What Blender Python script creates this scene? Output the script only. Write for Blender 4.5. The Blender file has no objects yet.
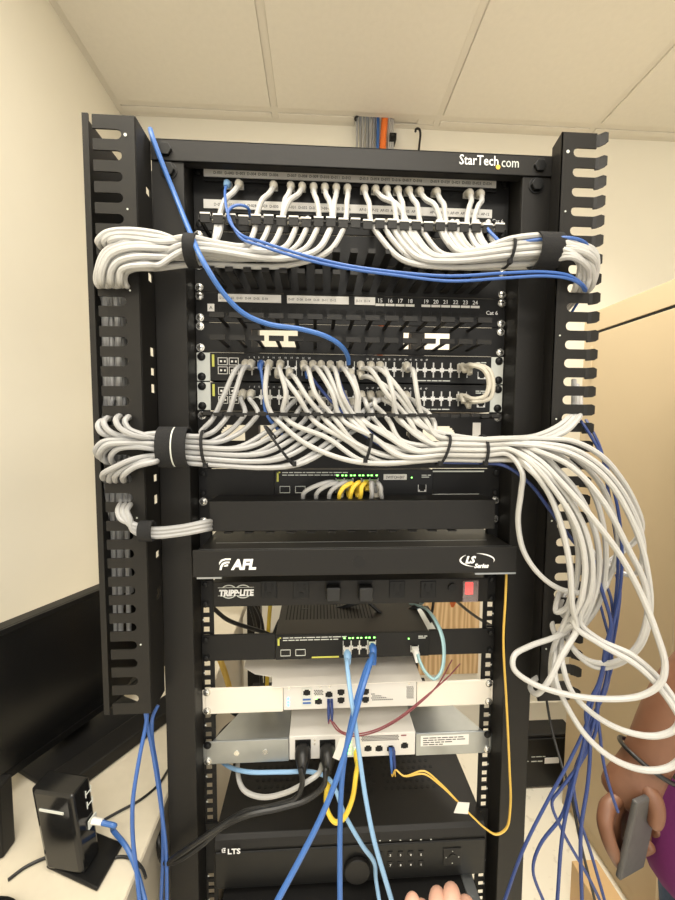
import bpy, bmesh, math, random
from mathutils import Vector, Matrix
import numpy as np
random.seed(7)
SC = bpy.context.scene
COL = SC.collection
# ------------------------------------------------------------------ frame of reference
# All builders work in millimetres measured from the rack: X to the right, Y away from the viewer
# (Y = 0 is the face of the mounting rails), Z up from the seam between the two big switches.
FLOOR = -1386.0
def W(p): return Vector((p[0] / 1000.0, p[1] / 1000.0, (p[2] - FLOOR) / 1000.0))
CAM = np.array([-54.69, -583.96, -66.27]); PIT, YAW, ROL, FPX = .0652633, .0530594, .00550899, 370.0
cy, sy, cp, sp, ck, sk = math.cos(YAW), math.sin(YAW), math.cos(PIT), math.sin(PIT), math.cos(ROL), math.sin(ROL)
Fv = np.array([sy * cp, cy * cp, -sp]); r0 = np.array([cy, -sy, 0.0]); u0 = np.cross(r0, Fv)
Rv = ck * r0 + sk * u0; Uv = -sk * r0 + ck * u0
def P(u, v, Y):
    """point of the plane Y (mm) seen at photo pixel (u, v)"""
    d = (u - 337.5) / FPX * Rv + (450 - v) / FPX * Uv + Fv
    return CAM + d * ((Y - CAM[1]) / d[1])
# ------------------------------------------------------------------ camera, world, lights, exposure
cd = bpy.data.cameras.new('camera'); cam = bpy.data.objects.new('camera', cd); COL.objects.link(cam)
cd.sensor_fit = 'VERTICAL'; cd.sensor_height = 36.0; cd.lens = 36.0 * FPX / 900.0; cd.clip_start = .01
m = Matrix.Identity(4)
for i in range(3):
    m[i][0] = Rv[i]; m[i][1] = Uv[i]; m[i][2] = -Fv[i]; m[i][3] = W(CAM)[i]
cam.matrix_world = m
SC.camera = cam
wd = bpy.data.worlds.new('world'); SC.world = wd; wd.use_nodes = True
wd.node_tree.nodes['Background'].inputs[0].default_value = (1.0, .96, .90, 1)
wd.node_tree.nodes['Background'].inputs[1].default_value = .85
def area(name, loc, size, energy, color=(1, .945, .84), rot=(0, 0, 0)):
    l = bpy.data.lights.new(name, 'AREA'); l.shape = 'RECTANGLE'; l.size, l.size_y = size; l.energy = energy; l.color = color
    o = bpy.data.objects.new(name, l); COL.objects.link(o); o.location = loc; o.rotation_euler = rot
    return o
area('ceiling_lamp', (-.25, -.45, 2.47), (1.2, .6), 14)
area('ceiling_lamp', (.62, .34, 2.47), (.4, .4), 8).data.spread = math.radians(115)
area('ceiling_lamp', (.2, -1.6, 2.47), (1.2, .6), 22)
vs = SC.view_settings
vs.view_transform = 'Standard'; vs.look = 'None'; vs.gamma = 1; vs.use_curve_mapping = False; vs.exposure = 0.70
# ------------------------------------------------------------------ materials
def mat(name, col, rough=.5, metal=0.0, noise=0.0, scale=40.0, bump=0.0, emit=None, es=0.0, spec=.5, trans=0.0):
    mt = bpy.data.materials.new(name); mt.use_nodes = True; nt = mt.node_tree
    b = nt.nodes['Principled BSDF']
    b.inputs['Base Color'].default_value = (*col, 1); b.inputs['Roughness'].default_value = rough
    b.inputs['Metallic'].default_value = metal; b.inputs['Specular IOR Level'].default_value = spec
    b.inputs['Transmission Weight'].default_value = trans
    if emit: b.inputs['Emission Color'].default_value = (*emit, 1); b.inputs['Emission Strength'].default_value = es
    if noise or bump:
        tc = nt.nodes.new('ShaderNodeTexCoord'); nz = nt.nodes.new('ShaderNodeTexNoise')
        nz.inputs['Scale'].default_value = scale; nz.inputs['Detail'].default_value = 4
        nt.links.new(tc.outputs['Object'], nz.inputs['Vector'])
        if noise:
            mx = nt.nodes.new('ShaderNodeMix'); mx.data_type = 'RGBA'
            mx.inputs['A'].default_value = (*[c * (1 - noise) for c in col], 1)
            mx.inputs['B'].default_value = (*[min(1, c * (1 + noise)) for c in col], 1)
            nt.links.new(nz.outputs['Fac'], mx.inputs['Factor']); nt.links.new(mx.outputs['Result'], b.inputs['Base Color'])
        if bump:
            bp = nt.nodes.new('ShaderNodeBump'); bp.inputs['Strength'].default_value = bump; bp.inputs['Distance'].default_value = .002
            nt.links.new(nz.outputs['Fac'], bp.inputs['Height']); nt.links.new(bp.outputs['Normal'], b.inputs['Normal'])
    return mt
M = {}
M['wall'] = mat('wall_paint', (.85, .81, .70), .85, noise=.02, scale=8, bump=.05)
M['ceil'] = mat('ceiling_tile', (.72, .68, .60), .95, noise=.04, scale=60, bump=.2)
M['grid'] = mat('ceiling_grid', (.70, .66, .58), .6)
M['dark'] = mat('plenum_dark', (.02, .02, .02), .9)
M['black'] = mat('black_powder_coat', (.011, .0103, .0095), .5, spec=.3, noise=.12, scale=300, bump=.04)
M['post'] = mat('rack_black_paint', (.012, .011, .0098), .5, spec=.3, noise=.10, scale=200, bump=.04)
M['flat'] = mat('black_steel_panel', (.008, .0078, .0078), .5, spec=.3)
M['plastic'] = mat('black_plastic', (.006, .006, .006), .4, spec=.3)
M['gloss'] = mat('glossy_black_plastic', (.010, .010, .010), .12)
M['screen'] = mat('monitor_screen', (.006, .006, .006), .25)
M['hole'] = mat('socket_dark', (.004, .004, .004), .8)
M['grey'] = mat('grey_shaded_cable_jacket', (.37, .37, .37), .42)  # grey, darkened to put the lower left bundle's shade into the colour
M['white'] = mat('white_cable_jacket', (.46, .455, .44), .42)
M['ivory'] = mat('ivory_boot', (.52, .49, .42), .45)
M['blue'] = mat('blue_cable_jacket', (.045, .125, .40), .38)
M['brightblue'] = mat('bright_blue_cable_jacket', (.045, .14, .42), .38)
M['paleblue'] = mat('pale_blue_cable_jacket', (.26, .45, .70), .38)
M['navy'] = mat('navy_cable_jacket', (.022, .045, .17), .38)
M['teal'] = mat('teal_flat_cable', (.33, .52, .56), .4)
M['yellow'] = mat('yellow_cable_jacket', (.85, .60, .06), .4)
M['fibre'] = mat('yellow_fibre_jacket', (.72, .47, .09), .4)
M['red'] = mat('maroon_fibre_jacket', (.24, .06, .07), .4)
M['orange'] = mat('orange_conduit', (.85, .19, .03), .5)
M['cord'] = mat('black_rubber_cord', (.010, .010, .010), .4)
M['label'] = mat('white_label', (.80, .78, .74), .6)
M['ink'] = mat('label_ink', (.05, .05, .05), .7)
M['print'] = mat('white_print', (.85, .85, .85), .6)
M['gold'] = mat('orange_print', (.85, .50, .06), .6)
M['limestrip'] = mat('yellow_tab', (.55, .55, .10), .5)
M['ear'] = mat('pale_painted_bracket', (.62, .64, .60), .4)
M['cream'] = mat('cream_painted_steel', (.80, .75, .66), .45)
M['white_metal'] = mat('white_painted_case', (.70, .68, .645), .45, noise=.02, scale=60)
M['zinc'] = mat('galvanised_steel', (.40, .42, .43), .33, metal=.85, noise=.12, scale=40)
M['steel'] = mat('screw_steel', (.75, .74, .70), .25, metal=.9)
M['silver'] = mat('jack_shield', (.72, .71, .68), .35, metal=.4)
M['paper'] = mat('white_paper', (.78, .74, .68), .8)
M['green'] = mat('green_light', (.1, .8, .1), .5, emit=(.25, 1, .15), es=3.0)
M['blueled'] = mat('blue_light', (.2, .4, 1), .5, emit=(.08, .25, 1), es=2.2)
M['redsw'] = mat('red_lit_switch', (.7, .02, .02), .3, emit=(1, .02, .02), es=.9)
M['clear'] = mat('clear_cover', (.75, .62, .62), .25, spec=.5)
M['clear'].node_tree.nodes['Principled BSDF'].inputs['Alpha'].default_value = .16
M['brown'] = mat('dark_switch_lid', (.030, .025, .019), .5)
M['velcro'] = mat('black_velcro', (.010, .010, .011), .9, bump=.5, scale=900)
M['cabinet'] = mat('tan_painted_cabinet', (.55, .44, .28), .5, noise=.02, scale=12)
M['desk'] = mat('desk_laminate', (.66, .60, .48), .55, noise=.06, scale=60)
M['deskedge'] = mat('desk_edge_band', (.50, .45, .36), .5)
M['tan'] = mat('light_maple', (.62, .41, .20), .5, noise=.10, scale=10)
M['skin'] = mat('skin', (.17, .075, .04), .5, noise=.12, scale=60, bump=.15)
M['skin2'] = mat('pale_skin', (.62, .36, .27), .5, noise=.08, scale=60)
M['purple'] = mat('purple_cotton', (.135, .012, .105), .85, noise=.15, scale=200)
M['denim'] = mat('blue_denim', (.055, .085, .15), .85, noise=.35, scale=160, bump=.2)
M['phone'] = mat('grey_case', (.075, .072, .07), .55, noise=.25, scale=70)
M['hair'] = mat('dark_hair', (.015, .011, .009), .6)
M['qr'] = mat('sticker', (.72, .70, .66), .6)
# floor: vinyl tile with flecks
def floor_mat():
    mt = mat('vinyl_floor', (.70, .65, .53), .45); nt = mt.node_tree; b = nt.nodes['Principled BSDF']
    tc = nt.nodes.new('ShaderNodeTexCoord'); v = nt.nodes.new('ShaderNodeTexNoise'); v.inputs['Scale'].default_value = 38; v.inputs['Detail'].default_value = 2
    r = nt.nodes.new('ShaderNodeValToRGB'); r.color_ramp.elements[0].position = .30; r.color_ramp.elements[0].color = (.72, .67, .55, 1)
    r.color_ramp.elements[1].position = .36; r.color_ramp.elements[1].color = (.84, .79, .66, 1)
    nt.links.new(tc.outputs['Object'], v.inputs['Vector']); nt.links.new(v.outputs['Fac'], r.inputs[0]); nt.links.new(r.outputs[0], b.inputs['Base Color'])
    return mt
M['floor'] = floor_mat()
def ply_mat():
    mt = mat('plywood', (.62, .42, .22), .6); nt = mt.node_tree; b = nt.nodes['Principled BSDF']
    tc = nt.nodes.new('ShaderNodeTexCoord'); mp = nt.nodes.new('ShaderNodeMapping'); mp.inputs['Scale'].default_value = (9, 9, 1.2)
    w = nt.nodes.new('ShaderNodeTexWave'); w.inputs['Scale'].default_value = 1.6; w.inputs['Distortion'].default_value = 9; w.inputs['Detail'].default_value = 3
    r = nt.nodes.new('ShaderNodeValToRGB'); r.color_ramp.elements[0].color = (.50, .31, .14, 1); r.color_ramp.elements[1].color = (.72, .52, .29, 1)
    for a, c in ((tc.outputs['Object'], mp.inputs[0]), (mp.outputs[0], w.inputs['Vector']), (w.outputs['Fac'], r.inputs[0]), (r.outputs[0], b.inputs['Base Color'])): nt.links.new(a, c)
    return mt
M['ply'] = ply_mat()
# ------------------------------------------------------------------ mesh building
class MB:
    def __init__(s): s.v = []; s.f = []; s.mi = []; s.mats = []; s.cur = 0
    def use(s, mt):
        if mt not in s.mats: s.mats.append(mt)
        s.cur = s.mats.index(mt); return s
    def add(s, vs_, fs):
        b = len(s.v); s.v += [tuple(float(c) for c in p) for p in vs_]
        for f in fs: s.f.append([i + b for i in f]); s.mi.append(s.cur)
        return s
    def box(s, x0, x1, y0, y1, z0, z1):
        x0, x1 = sorted((x0, x1)); y0, y1 = sorted((y0, y1)); z0, z1 = sorted((z0, z1))
        return s.add([(x0, y0, z0), (x1, y0, z0), (x1, y1, z0), (x0, y1, z0), (x0, y0, z1), (x1, y0, z1), (x1, y1, z1), (x0, y1, z1)],
                     [(3, 2, 1, 0), (4, 5, 6, 7), (0, 1, 5, 4), (1, 2, 6, 5), (2, 3, 7, 6), (3, 0, 4, 7)])
    def hexa(s, b4, t4):
        return s.add(list(b4) + list(t4), [(3, 2, 1, 0), (4, 5, 6, 7), (0, 1, 5, 4), (1, 2, 6, 5), (2, 3, 7, 6), (3, 0, 4, 7)])
    def tube(s, pts, r, n=8, flat=1.0, closed=False):
        pts = [np.array(p, float) for p in pts]; k = len(pts)
        rr = r if hasattr(r, '__len__') else [r] * k
        tg = []
        for i in range(k):
            a = pts[(i - 1) % k] if (closed or i > 0) else pts[i]; b = pts[(i + 1) % k] if (closed or i < k - 1) else pts[i]
            t = b - a; tg.append(t / (np.linalg.norm(t) + 1e-9))
        nrm = np.cross(tg[0], [0, 0, 1.0])
        if np.linalg.norm(nrm) < .1: nrm = np.cross(tg[0], [0, 1.0, 0])
        nrm /= np.linalg.norm(nrm); vs_ = []
        for i in range(k):
            nrm = nrm - tg[i] * np.dot(nrm, tg[i]); nrm /= np.linalg.norm(nrm) + 1e-9
            bn = np.cross(tg[i], nrm)
            for j in range(n):
                a = 2 * math.pi * j / n
                vs_.append(pts[i] + rr[i] * (math.cos(a) * nrm * flat + math.sin(a) * bn))
        fs = []
        for i in range(k if closed else k - 1):
            for j in range(n):
                a, b = i * n + j, i * n + (j + 1) % n; c, d = ((i + 1) % k) * n + (j + 1) % n, ((i + 1) % k) * n + j
                fs.append((a, b, c, d))
        if not closed: fs += [tuple(range(n))[::-1], tuple((k - 1) * n + j for j in range(n))]
        return s.add(vs_, fs)
    def cyl(s, p0, p1, r, n=14, r1=None): return s.tube([p0, p1], [r, r if r1 is None else r1], n)
    def poly(s, pts, axis, a, b):
        """extrude a 2D outline along an axis from a to b; outline is (x,z) for 'y', (x,y) for 'z', (y,z) for 'x'"""
        def q(p, t): return {'y': (p[0], t, p[1]), 'z': (p[0], p[1], t), 'x': (t, p[0], p[1])}[axis]
        n = len(pts)
        return s.add([q(p, a) for p in pts] + [q(p, b) for p in pts],
                     [tuple(range(n)), tuple(range(2 * n - 1, n - 1, -1))] + [(i, n + i, n + (i + 1) % n, (i + 1) % n) for i in range(n)])
    def ball(s, c, r, n=10, m_=7):
        r = r if hasattr(r, '__len__') else (r, r, r); vs_ = [(c[0], c[1], c[2] - r[2])]
        for i in range(1, m_):
            th = -math.pi / 2 + math.pi * i / m_
            vs_ += [(c[0] + r[0] * math.cos(th) * math.cos(2 * math.pi * j / n), c[1] + r[1] * math.cos(th) * math.sin(2 * math.pi * j / n), c[2] + r[2] * math.sin(th)) for j in range(n)]
        vs_.append((c[0], c[1], c[2] + r[2])); fs = [(0, 1 + (j + 1) % n, 1 + j) for j in range(n)]
        for i in range(m_ - 2):
            for j in range(n):
                a, b = 1 + i * n + j, 1 + i * n + (j + 1) % n; fs.append((a, b, b + n, a + n))
        t = len(vs_) - 1; o_ = 1 + (m_ - 2) * n
        fs += [(o_ + j, o_ + (j + 1) % n, t) for j in range(n)]
        return s.add(vs_, fs)
    def build(s, name, mt=None, parent=None, smooth=False, bevel=0.0, origin=None):
        me = bpy.data.meshes.new(name)
        A = np.array(s.v)
        if parent is not None: o0 = np.array(parent['_o'])
        elif origin is not None: o0 = np.array(origin, float)
        else: o0 = np.array([(A[:, 0].min() + A[:, 0].max()) / 2, (A[:, 1].min() + A[:, 1].max()) / 2, A[:, 2].min()])
        me.from_pydata([tuple((p - o0) / 1000.0) for p in A], [], s.f)
        if mt is not None: me.materials.append(M[mt])
        else:
            for k in s.mats: me.materials.append(M[k])
            me.polygons.foreach_set('material_index', s.mi)
        bm = bmesh.new(); bm.from_mesh(me); bmesh.ops.recalc_face_normals(bm, faces=bm.faces); bm.to_mesh(me); bm.free()
        if smooth:
            me.polygons.foreach_set('use_smooth', [True] * len(me.polygons))
            if smooth == 'auto': me.set_sharp_from_angle(angle=math.radians(40))
        o = bpy.data.objects.new(name, me); COL.objects.link(o)
        if parent is not None: o.parent = parent
        else: o.location = W(o0)
        o['_o'] = [float(c) for c in o0]
        if bevel:
            b = o.modifiers.new('bevel', 'BEVEL'); b.width = bevel / 1000; b.segments = 2; b.limit_method = 'ANGLE'
        return o
def tag(o, label, cat, group=None, kind=None):
    if label: o['label'] = label
    if cat: o['category'] = cat
    if group: o['group'] = group
    if kind: o['kind'] = kind
    return o
def struct(o): o['kind'] = 'structure'; return o
def thing(name, label, cat, base, group=None):
    o = bpy.data.objects.new(name, None); COL.objects.link(o); o.empty_display_size = .02
    o.location = W(base); o['_o'] = [float(c) for c in base]
    return tag(o, label, cat, group)
def B(name, mt, parent, *boxes, bevel=0.0):
    mb = MB()
    for b in boxes: mb.box(*b)
    return mb.build(name, mt, parent, bevel=bevel)
def text(s, name, mt, parent, x, z, y, size, align='LEFT', shear=0.0, weight=0.0, space=1.0, depth=.15, sx=1.0):
    cu = bpy.data.curves.new(name, 'FONT'); cu.body = s; cu.size = size / 1000; cu.align_x = align; cu.shear = shear
    cu.offset = weight / 1000; cu.space_character = space; cu.extrude = depth / 1000; cu.resolution_u = 2
    t = bpy.data.objects.new(name, cu); COL.objects.link(t)
    bpy.context.view_layer.update()
    me = bpy.data.meshes.new_from_object(t.evaluated_get(bpy.context.evaluated_depsgraph_get()))
    bpy.data.objects.remove(t); bpy.data.curves.remove(cu)
    me.transform(Matrix.Diagonal((sx, 1, 1, 1))); me.transform(Matrix.Rotation(math.pi / 2, 4, 'X'))
    me.materials.clear(); me.materials.append(M[mt])
    o = bpy.data.objects.new(name, me); COL.objects.link(o); o.parent = parent
    p = np.array([x, y, z]) - np.array(parent['_o']); o.location = p / 1000
    return o
def strokes(name, mt, parent, x, z, y, widths, h=1.4, gap=1.6):
    mb = MB()
    for w_ in widths: mb.box(x, x + w_, y - .15, y + .1, z, z + h); x += w_ + gap
    return mb.build(name, mt, parent)
def smooth_path(pts, sub=7):
    p = [np.array(q, float) for q in pts]
    if len(p) < 3: return p
    p = [2 * p[0] - p[1]] + p + [2 * p[-1] - p[-2]]; out = []
    for i in range(1, len(p) - 2):
        a, b, c, d = p[i - 1:i + 3]
        t0 = 0.0; t1 = t0 + max(1e-3, np.linalg.norm(b - a)) ** .5; t2 = t1 + max(1e-3, np.linalg.norm(c - b)) ** .5; t3 = t2 + max(1e-3, np.linalg.norm(d - c)) ** .5
        for k in range(sub):
            t = t1 + (t2 - t1) * k / sub
            A1 = (t1 - t) / (t1 - t0) * a + (t - t0) / (t1 - t0) * b; A2 = (t2 - t) / (t2 - t1) * b + (t - t1) / (t2 - t1) * c; A3 = (t3 - t) / (t3 - t2) * c + (t - t2) / (t3 - t2) * d
            B1 = (t2 - t) / (t2 - t0) * A1 + (t - t0) / (t2 - t0) * A2; B2 = (t3 - t) / (t3 - t1) * A2 + (t - t1) / (t3 - t1) * A3
            out.append((t2 - t) / (t2 - t1) * B1 + (t - t1) / (t2 - t1) * B2)
    out.append(p[-2]); return out
def cable(pts, r, mt, label, name='patch_cable', cat='cable', group=None, sub=7, n=8, flat=1.0):
    mb = MB(); mb.tube(smooth_path(pts, sub), r, n, flat)
    o = mb.build(name, mt, smooth='auto', origin=pts[-1]); return tag(o, label, cat, group)
def plug(c, x, y, z, boot='ivory', clear='label', s=1.0, up=0.0):
    """RJ45 plug and boot leaving a socket face at (x, y, z) towards the viewer"""
    mb = MB(); mb.box(x - 5.2, x + 5.2, y - 7, y, z - 3.6, z + 3.6); mb.build('plug', clear, c)
    mb = MB(); mb.tube([(x, y - 4, z), (x, y - 8, z - .5), (x, y - 13, z - 2.5), (x, y - 17, z - 6.5), (x, y - 19, z - 11)], [4.8 * s, 6.2 * s, 6.0 * s, 5.2 * s, 4.1 * s], 10)
    mb.build('boot', boot, c, smooth='auto')
def band(name, c, rx, ry, rz, w, mt, label, group=None, cat='cable tie', axis='x', tilt=0.0, th=1.2, tail=True):
    """a strap round a bundle that runs along X: ellipse ry (depth) by rz (height)"""
    mb = MB(); n = 26; vs_ = []; fs = []
    for i in range(n):
        a = 2 * math.pi * i / n
        for dx, e in ((-w / 2, 0), (w / 2, 0), (w / 2, th), (-w / 2, th)):
            vs_.append((c[0] + dx + tilt * math.sin(a) * rz, c[1] + (ry + e) * math.cos(a), c[2] + (rz + e) * math.sin(a)))
    for i in range(n):
        for k in range(4): fs.append((i * 4 + k, i * 4 + (k + 1) % 4, ((i + 1) % n) * 4 + (k + 1) % 4, ((i + 1) % n) * 4 + k))
    mb.add(vs_, fs)
    o = mb.build(name, mt, smooth='auto'); tag(o, label, cat, group)
    if tail:
        h = MB(); h.box(c[0] - 2.6 - tilt * rz, c[0] + 2.6 - tilt * rz, c[1] - ry * .55 - 5, c[1] - ry * .55 + 1, c[2] - rz * .85 - 3, c[2] - rz * .85 + 3); h.build('locking_head', mt, o)
    return o
ORD = 'first second third fourth fifth sixth seventh eighth ninth tenth eleventh twelfth thirteenth fourteenth fifteenth sixteenth seventeenth eighteenth nineteenth twentieth twenty-first twenty-second twenty-third twenty-fourth'.split()
# ================================================================== THE ROOM
XL, XR, YB, YF, ZC = -802.0, 2300.0, 940.0, -2300.0, 1108.0
struct(B('floor', 'floor', None, (XL - 60, XR, YF, YB + 60, FLOOR - 40, FLOOR)))
struct(B('wall_back', 'wall', None, (XL - 60, XR, YB, YB + 60, FLOOR, ZC + 320)))
struct(B('wall_left', 'wall', None, (XL - 60, XL, YF, YB, FLOOR, ZC + 320)))
struct(B('wall_right', 'wall', None, (XR, XR + 60, YF, YB + 60, FLOOR, ZC + 320)))
HX0, HX1, HY0 = 85.0, 228.0, 882.0
struct(B('ceiling', 'ceil', None, (XL, XR, YF, 880, ZC, ZC + 16), (XL, HX0, 880, YB, ZC, ZC + 16), (HX1 + 100, XR, 880, YB, ZC, ZC + 16), (HX1, HX1 + 100, 900, YB, ZC + 4, ZC + 20)))
struct(B('ceiling_1', 'dark', None, (XL, XR, 600, YB + 60, ZC + 320, ZC + 330)))
k = 1
for gx in (-838.5, -218.5, 401.5, 1021.5, 1641.5):
    if gx > XL + 30:
        struct(B('trim_%d' % k, 'grid', None, (gx - 12, gx + 12, YF, YB - 20, ZC - 3, ZC + 1))); k += 1
for y_, a, b in ((880, XL, XR), (-346, XL, XR), (-1572, XL, XR)):
    struct(B('trim_%d' % k, 'grid', None, (a, b, y_ - 12, y_ + 12, ZC - 3.4, ZC + 1))); k += 1
struct(B('trim_%d' % k, 'grid', None, (XL, HX0, YB - 22, YB, ZC - 3, ZC), (HX1, XR, YB - 22, YB, ZC - 3, ZC))); k += 1
struct(B('trim_%d' % k, 'grid', None, (XL, XL + 22, YF, YB, ZC - 3.2, ZC - .2)))
struct(B('baseboard_back', 'grid', None, (XL, XR, YB - 10, YB, FLOOR, FLOOR + 100)))
struct(B('baseboard_left', 'grid', None, (XL, XL + 10, YF, YB, FLOOR, FLOOR + 100)))
tag(B('plywood_backboard', 'ply', None, (120, 640, 920, 939.5, -1135, -330), bevel=1), 'light plywood board on the back wall, seen through the gaps under the power strip', 'board')
mb = MB(); gxs = [XL + 10, -218.5, 401.5, 1021.5, 1641.5, XR]; gys = [880, -346, -1572, YF]
for a, b in zip(gxs[:-1], gxs[1:]):
    for c_, d_ in zip(gys[:-1], gys[1:]): mb.box(a + 13, b - 13, d_ + 13, c_ - 13, ZC - 9, ZC)
    if a > 400 or b < 0: mb.box(a + 13, b - 13, 893, YB - 22, ZC - 7, ZC)
mb.box(-205.5, HX0 - 4, 893, YB - 22, ZC - 7, ZC)
struct(mb.build('ceiling_2', 'ceil', bevel=1.5))
# cables dropping through the ceiling opening
for i in range(9):
    x = 92 + i * 9.2; y = 905 + (i % 3) * 9; zb = -300 - 30 * i
    cable([(x - 4, y, ZC + 150), (x + 3 * math.sin(i * 2.1), y, ZC + 20), (x + 6 * math.sin(i * 1.7), y - 4, ZC - 130), (x + 5, y, ZC - 420), (x + 4 * math.cos(i), y, zb)], 4.2, 'grey', '%s from the left of the grey cables dropping through the ceiling opening' % ORD[i], group='grey cables from the ceiling', sub=5)
cable([(172, 915, ZC + 150), (174, 908, ZC - 50), (171, 908, ZC - 250), (170, 908, ZC - 700)], 6, 'brightblue', 'blue cable dropping through the ceiling beside the orange conduit', sub=5)
mb = MB(); pts = [(196 + 4 * math.sin(t / 60.0), 905, ZC + 150 - t) for t in range(0, 1100, 5)]
mb.tube(pts, [13.2 if i % 2 else 11.2 for i in range(len(pts))], 14)
tag(mb.build('conduit', 'orange', smooth=True), 'orange corrugated conduit coming down through the ceiling', 'conduit')
for i in range(3):
    cable([(214 + i * 8.5, 912, ZC + 150), (216 + i * 8, 908, ZC - 40), (214 + i * 9, 908, ZC - 260), (216 + i * 9, 908, ZC - 650)], 3.8, 'white', ['white cable next to the orange conduit at the ceiling', 'middle white cable right of the orange conduit at the ceiling', 'outer white cable right of the orange conduit at the ceiling'][i], group='white cables from the ceiling', sub=5)
t = tag(MB().tube([(224, 895, ZC - 62), (232, 893, ZC - 66), (240, 895, ZC - 62)], 5, 8).box(217, 243, 892, 930, ZC - 80, ZC - 56).build('cable_clip', 'plastic'), 'small black clip round the white ceiling cables', 'clip')
cable([(86, 890, ZC - 20), (84, 892, ZC - 12), (92, 893, ZC - 2), (130, 893, ZC + 3), (178, 893, ZC + 3)], 4, 'cord', 'short black hook bar at the left edge of the ceiling opening', name='hook', cat='hook')
cable([(318, 900, ZC - 42), (320, 902, ZC - 32), (330, 904, ZC - 28), (337, 904, ZC - 36), (333, 905, ZC - 120), (331, 905, ZC - 420)], 4.2, 'cord', 'black bent rod hanging by the wall right of the ceiling cables', name='hanging_rod', cat='rod')
# ================================================================== TAN CABINET, right
cb = thing('storage_cabinet', 'tall tan steel storage cabinet behind the right cable comb', 'cabinet', (1030, 400, FLOOR))
CX, CZ, CY0, CY1 = 809.0, 292.0, 215.0, 590.0
B('body', 'cabinet', cb, (CX + 4, CX + 460, CY0, CY1, FLOOR, CZ), bevel=2)
B('top_rail', 'cabinet', cb, (CX - 6, CX + 4, CY0, CY1, CZ - 62, CZ), bevel=1)
d = B('door', 'cabinet', cb, (CX - 6, CX + 3, CY0 + 20, CY1 - 36, FLOOR + 60, CZ - 70), bevel=1.5)
B('hinge', 'cabinet', d, (CX - 12, CX - 6, CY1 - 46, CY1 - 36, 90, 185), bevel=2)
B('frame', 'cabinet', cb, (CX - 3, CX + 4, CY1 - 33, CY1, FLOOR, CZ - 62))
B('seam', 'dark', cb, (CX - 3, CX + 4.5, CY0, CY1 - 36, CZ - 70, CZ - 62))
# black box on the floor behind the rack
bx = thing('floor_unit', 'black floor-standing case with a white sticker behind the rack posts', 'case', (800, 780, FLOOR))
B('case', 'flat', bx, (640, 890, 652, 722, FLOOR + 4, FLOOR + 200), bevel=4)
B('front_panel', 'plastic', bx, (640, 890, 645, 652, FLOOR + 6, FLOOR + 190), bevel=3)
tag(B('sticker', 'label', bx, (772, 826, 644.3, 645, FLOOR + 96, FLOOR + 118)), 'white sticker', None)
mb = MB(); mb.poly([(688, FLOOR + 108), (706, FLOOR + 108), (697, FLOOR + 118)], 'y', 644.4, 645); mb.box(684, 712, 644.4, 645, FLOOR + 106, FLOOR + 109); mb.build('emblem', 'ear', bx); strokes('printing', 'ear', bx, 722, FLOOR + 122, 644.8, (14, 22, 10), 3, 3); strokes('printing', 'ear', bx, 722, FLOOR + 104, 644.8, (20, 18), 4, 4)
tag(B('cardboard_box', 'tan', None, (650, 722, 120, 330, FLOOR, FLOOR + 120), bevel=2), 'low tan box on the floor at lower right, beside the cabinet', 'box')
# ================================================================== THE RACK
rk = thing('equipment_rack', 'black open-frame equipment rack holding all the network gear', 'rack', (0, 250, FLOOR))
for s in (-1, 1):
    B('post', 'post', rk, (s * 240, s * 283, -40, -37, FLOOR + 60, 322), (s * 240, s * 242.5, -37, -1, FLOOR + 60, 322), (s * 280.5, s * 283, -37, 60, FLOOR + 60, 322), bevel=.8)
    B('rear_post', 'post', rk, (s * 242, s * 285, 600, 640, FLOOR + 60, 322), bevel=.8)
    B('side_rail', 'post', rk, (s * 246, s * 280, 0, 600, 284, 318), (s * 246, s * 280, 0, 600, FLOOR + 62, FLOOR + 110), bevel=.8)
    # mounting rail with three square holes per unit
    mb = MB(); x0, x1 = (-243, -221) if s < 0 else (221, 243)
    xa, xb = s * 232.55 - 4.8, s * 232.55 + 4.8
    z = 311.15; mb.box(x0, x1, 0, 2.5, z, 320)
    for u in range(37):
        zt = z - 44.45 * u; cuts = []; prev = zt
        for off in (6.35, 22.225, 38.1):
            mb.box(x0, x1, 0, 2.5, prev, zt - off + 4.8)
            mb.box(x0, xa, 0, 2.5, zt - off + 4.8, zt - off - 4.8); mb.box(xb, x1, 0, 2.5, zt - off + 4.8, zt - off - 4.8)
            prev = zt - off - 4.8
        mb.box(x0, x1, 0, 2.5, prev, zt - 44.45)
    mb.box(s * 243, s * 240.5, -1, 3, z - 37 * 44.45, z)
    mb.build('mounting_rail', 'flat', rk)
    mb = MB()
    for u in range(0, 37): mb.box(s * 241.5, s * 245, -.6, 0, 311.15 - 44.45 * u - .5, 311.15 - 44.45 * u + .5)
    for u in range(0, 37):
        mb.box(s * 237 - 1, s * 237 + 1.6, -.4, 0, 311.15 - 44.45 * u - 23, 311.15 - 44.45 * u - 20.4)
    mb.build('unit_mark', 'ear', rk)
    for zz in (308, 282):
        mb = MB(); c = (s * (263 if zz > 300 else 260), 0, zz); mb.cyl((c[0], -46, zz), (c[0], -40, zz), 9, 6); mb.cyl((c[0], -41.5, zz), (c[0], -40, zz), 11.5, 20)
        mb.build('bolt', 'plastic', rk, bevel=.8)
tb = B('top_bar', 'post', rk, (-283, 283, -42, -39.5, 294, 323), (-283, 283, -42, 30, 320.5, 323), (-283, 283, -42, -28, 294, 296), bevel=.8)
text('StarTech', 'logo', 'print', tb, *P(459, 164.2, -42)[[0, 2]], -42.3, 19.0, weight=.12, sx=.84)
q = P(501, 167, -42); text('com', 'logo', 'ear', tb, q[0], q[2], -42.3, 19.0, weight=0, sx=.80)
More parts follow.
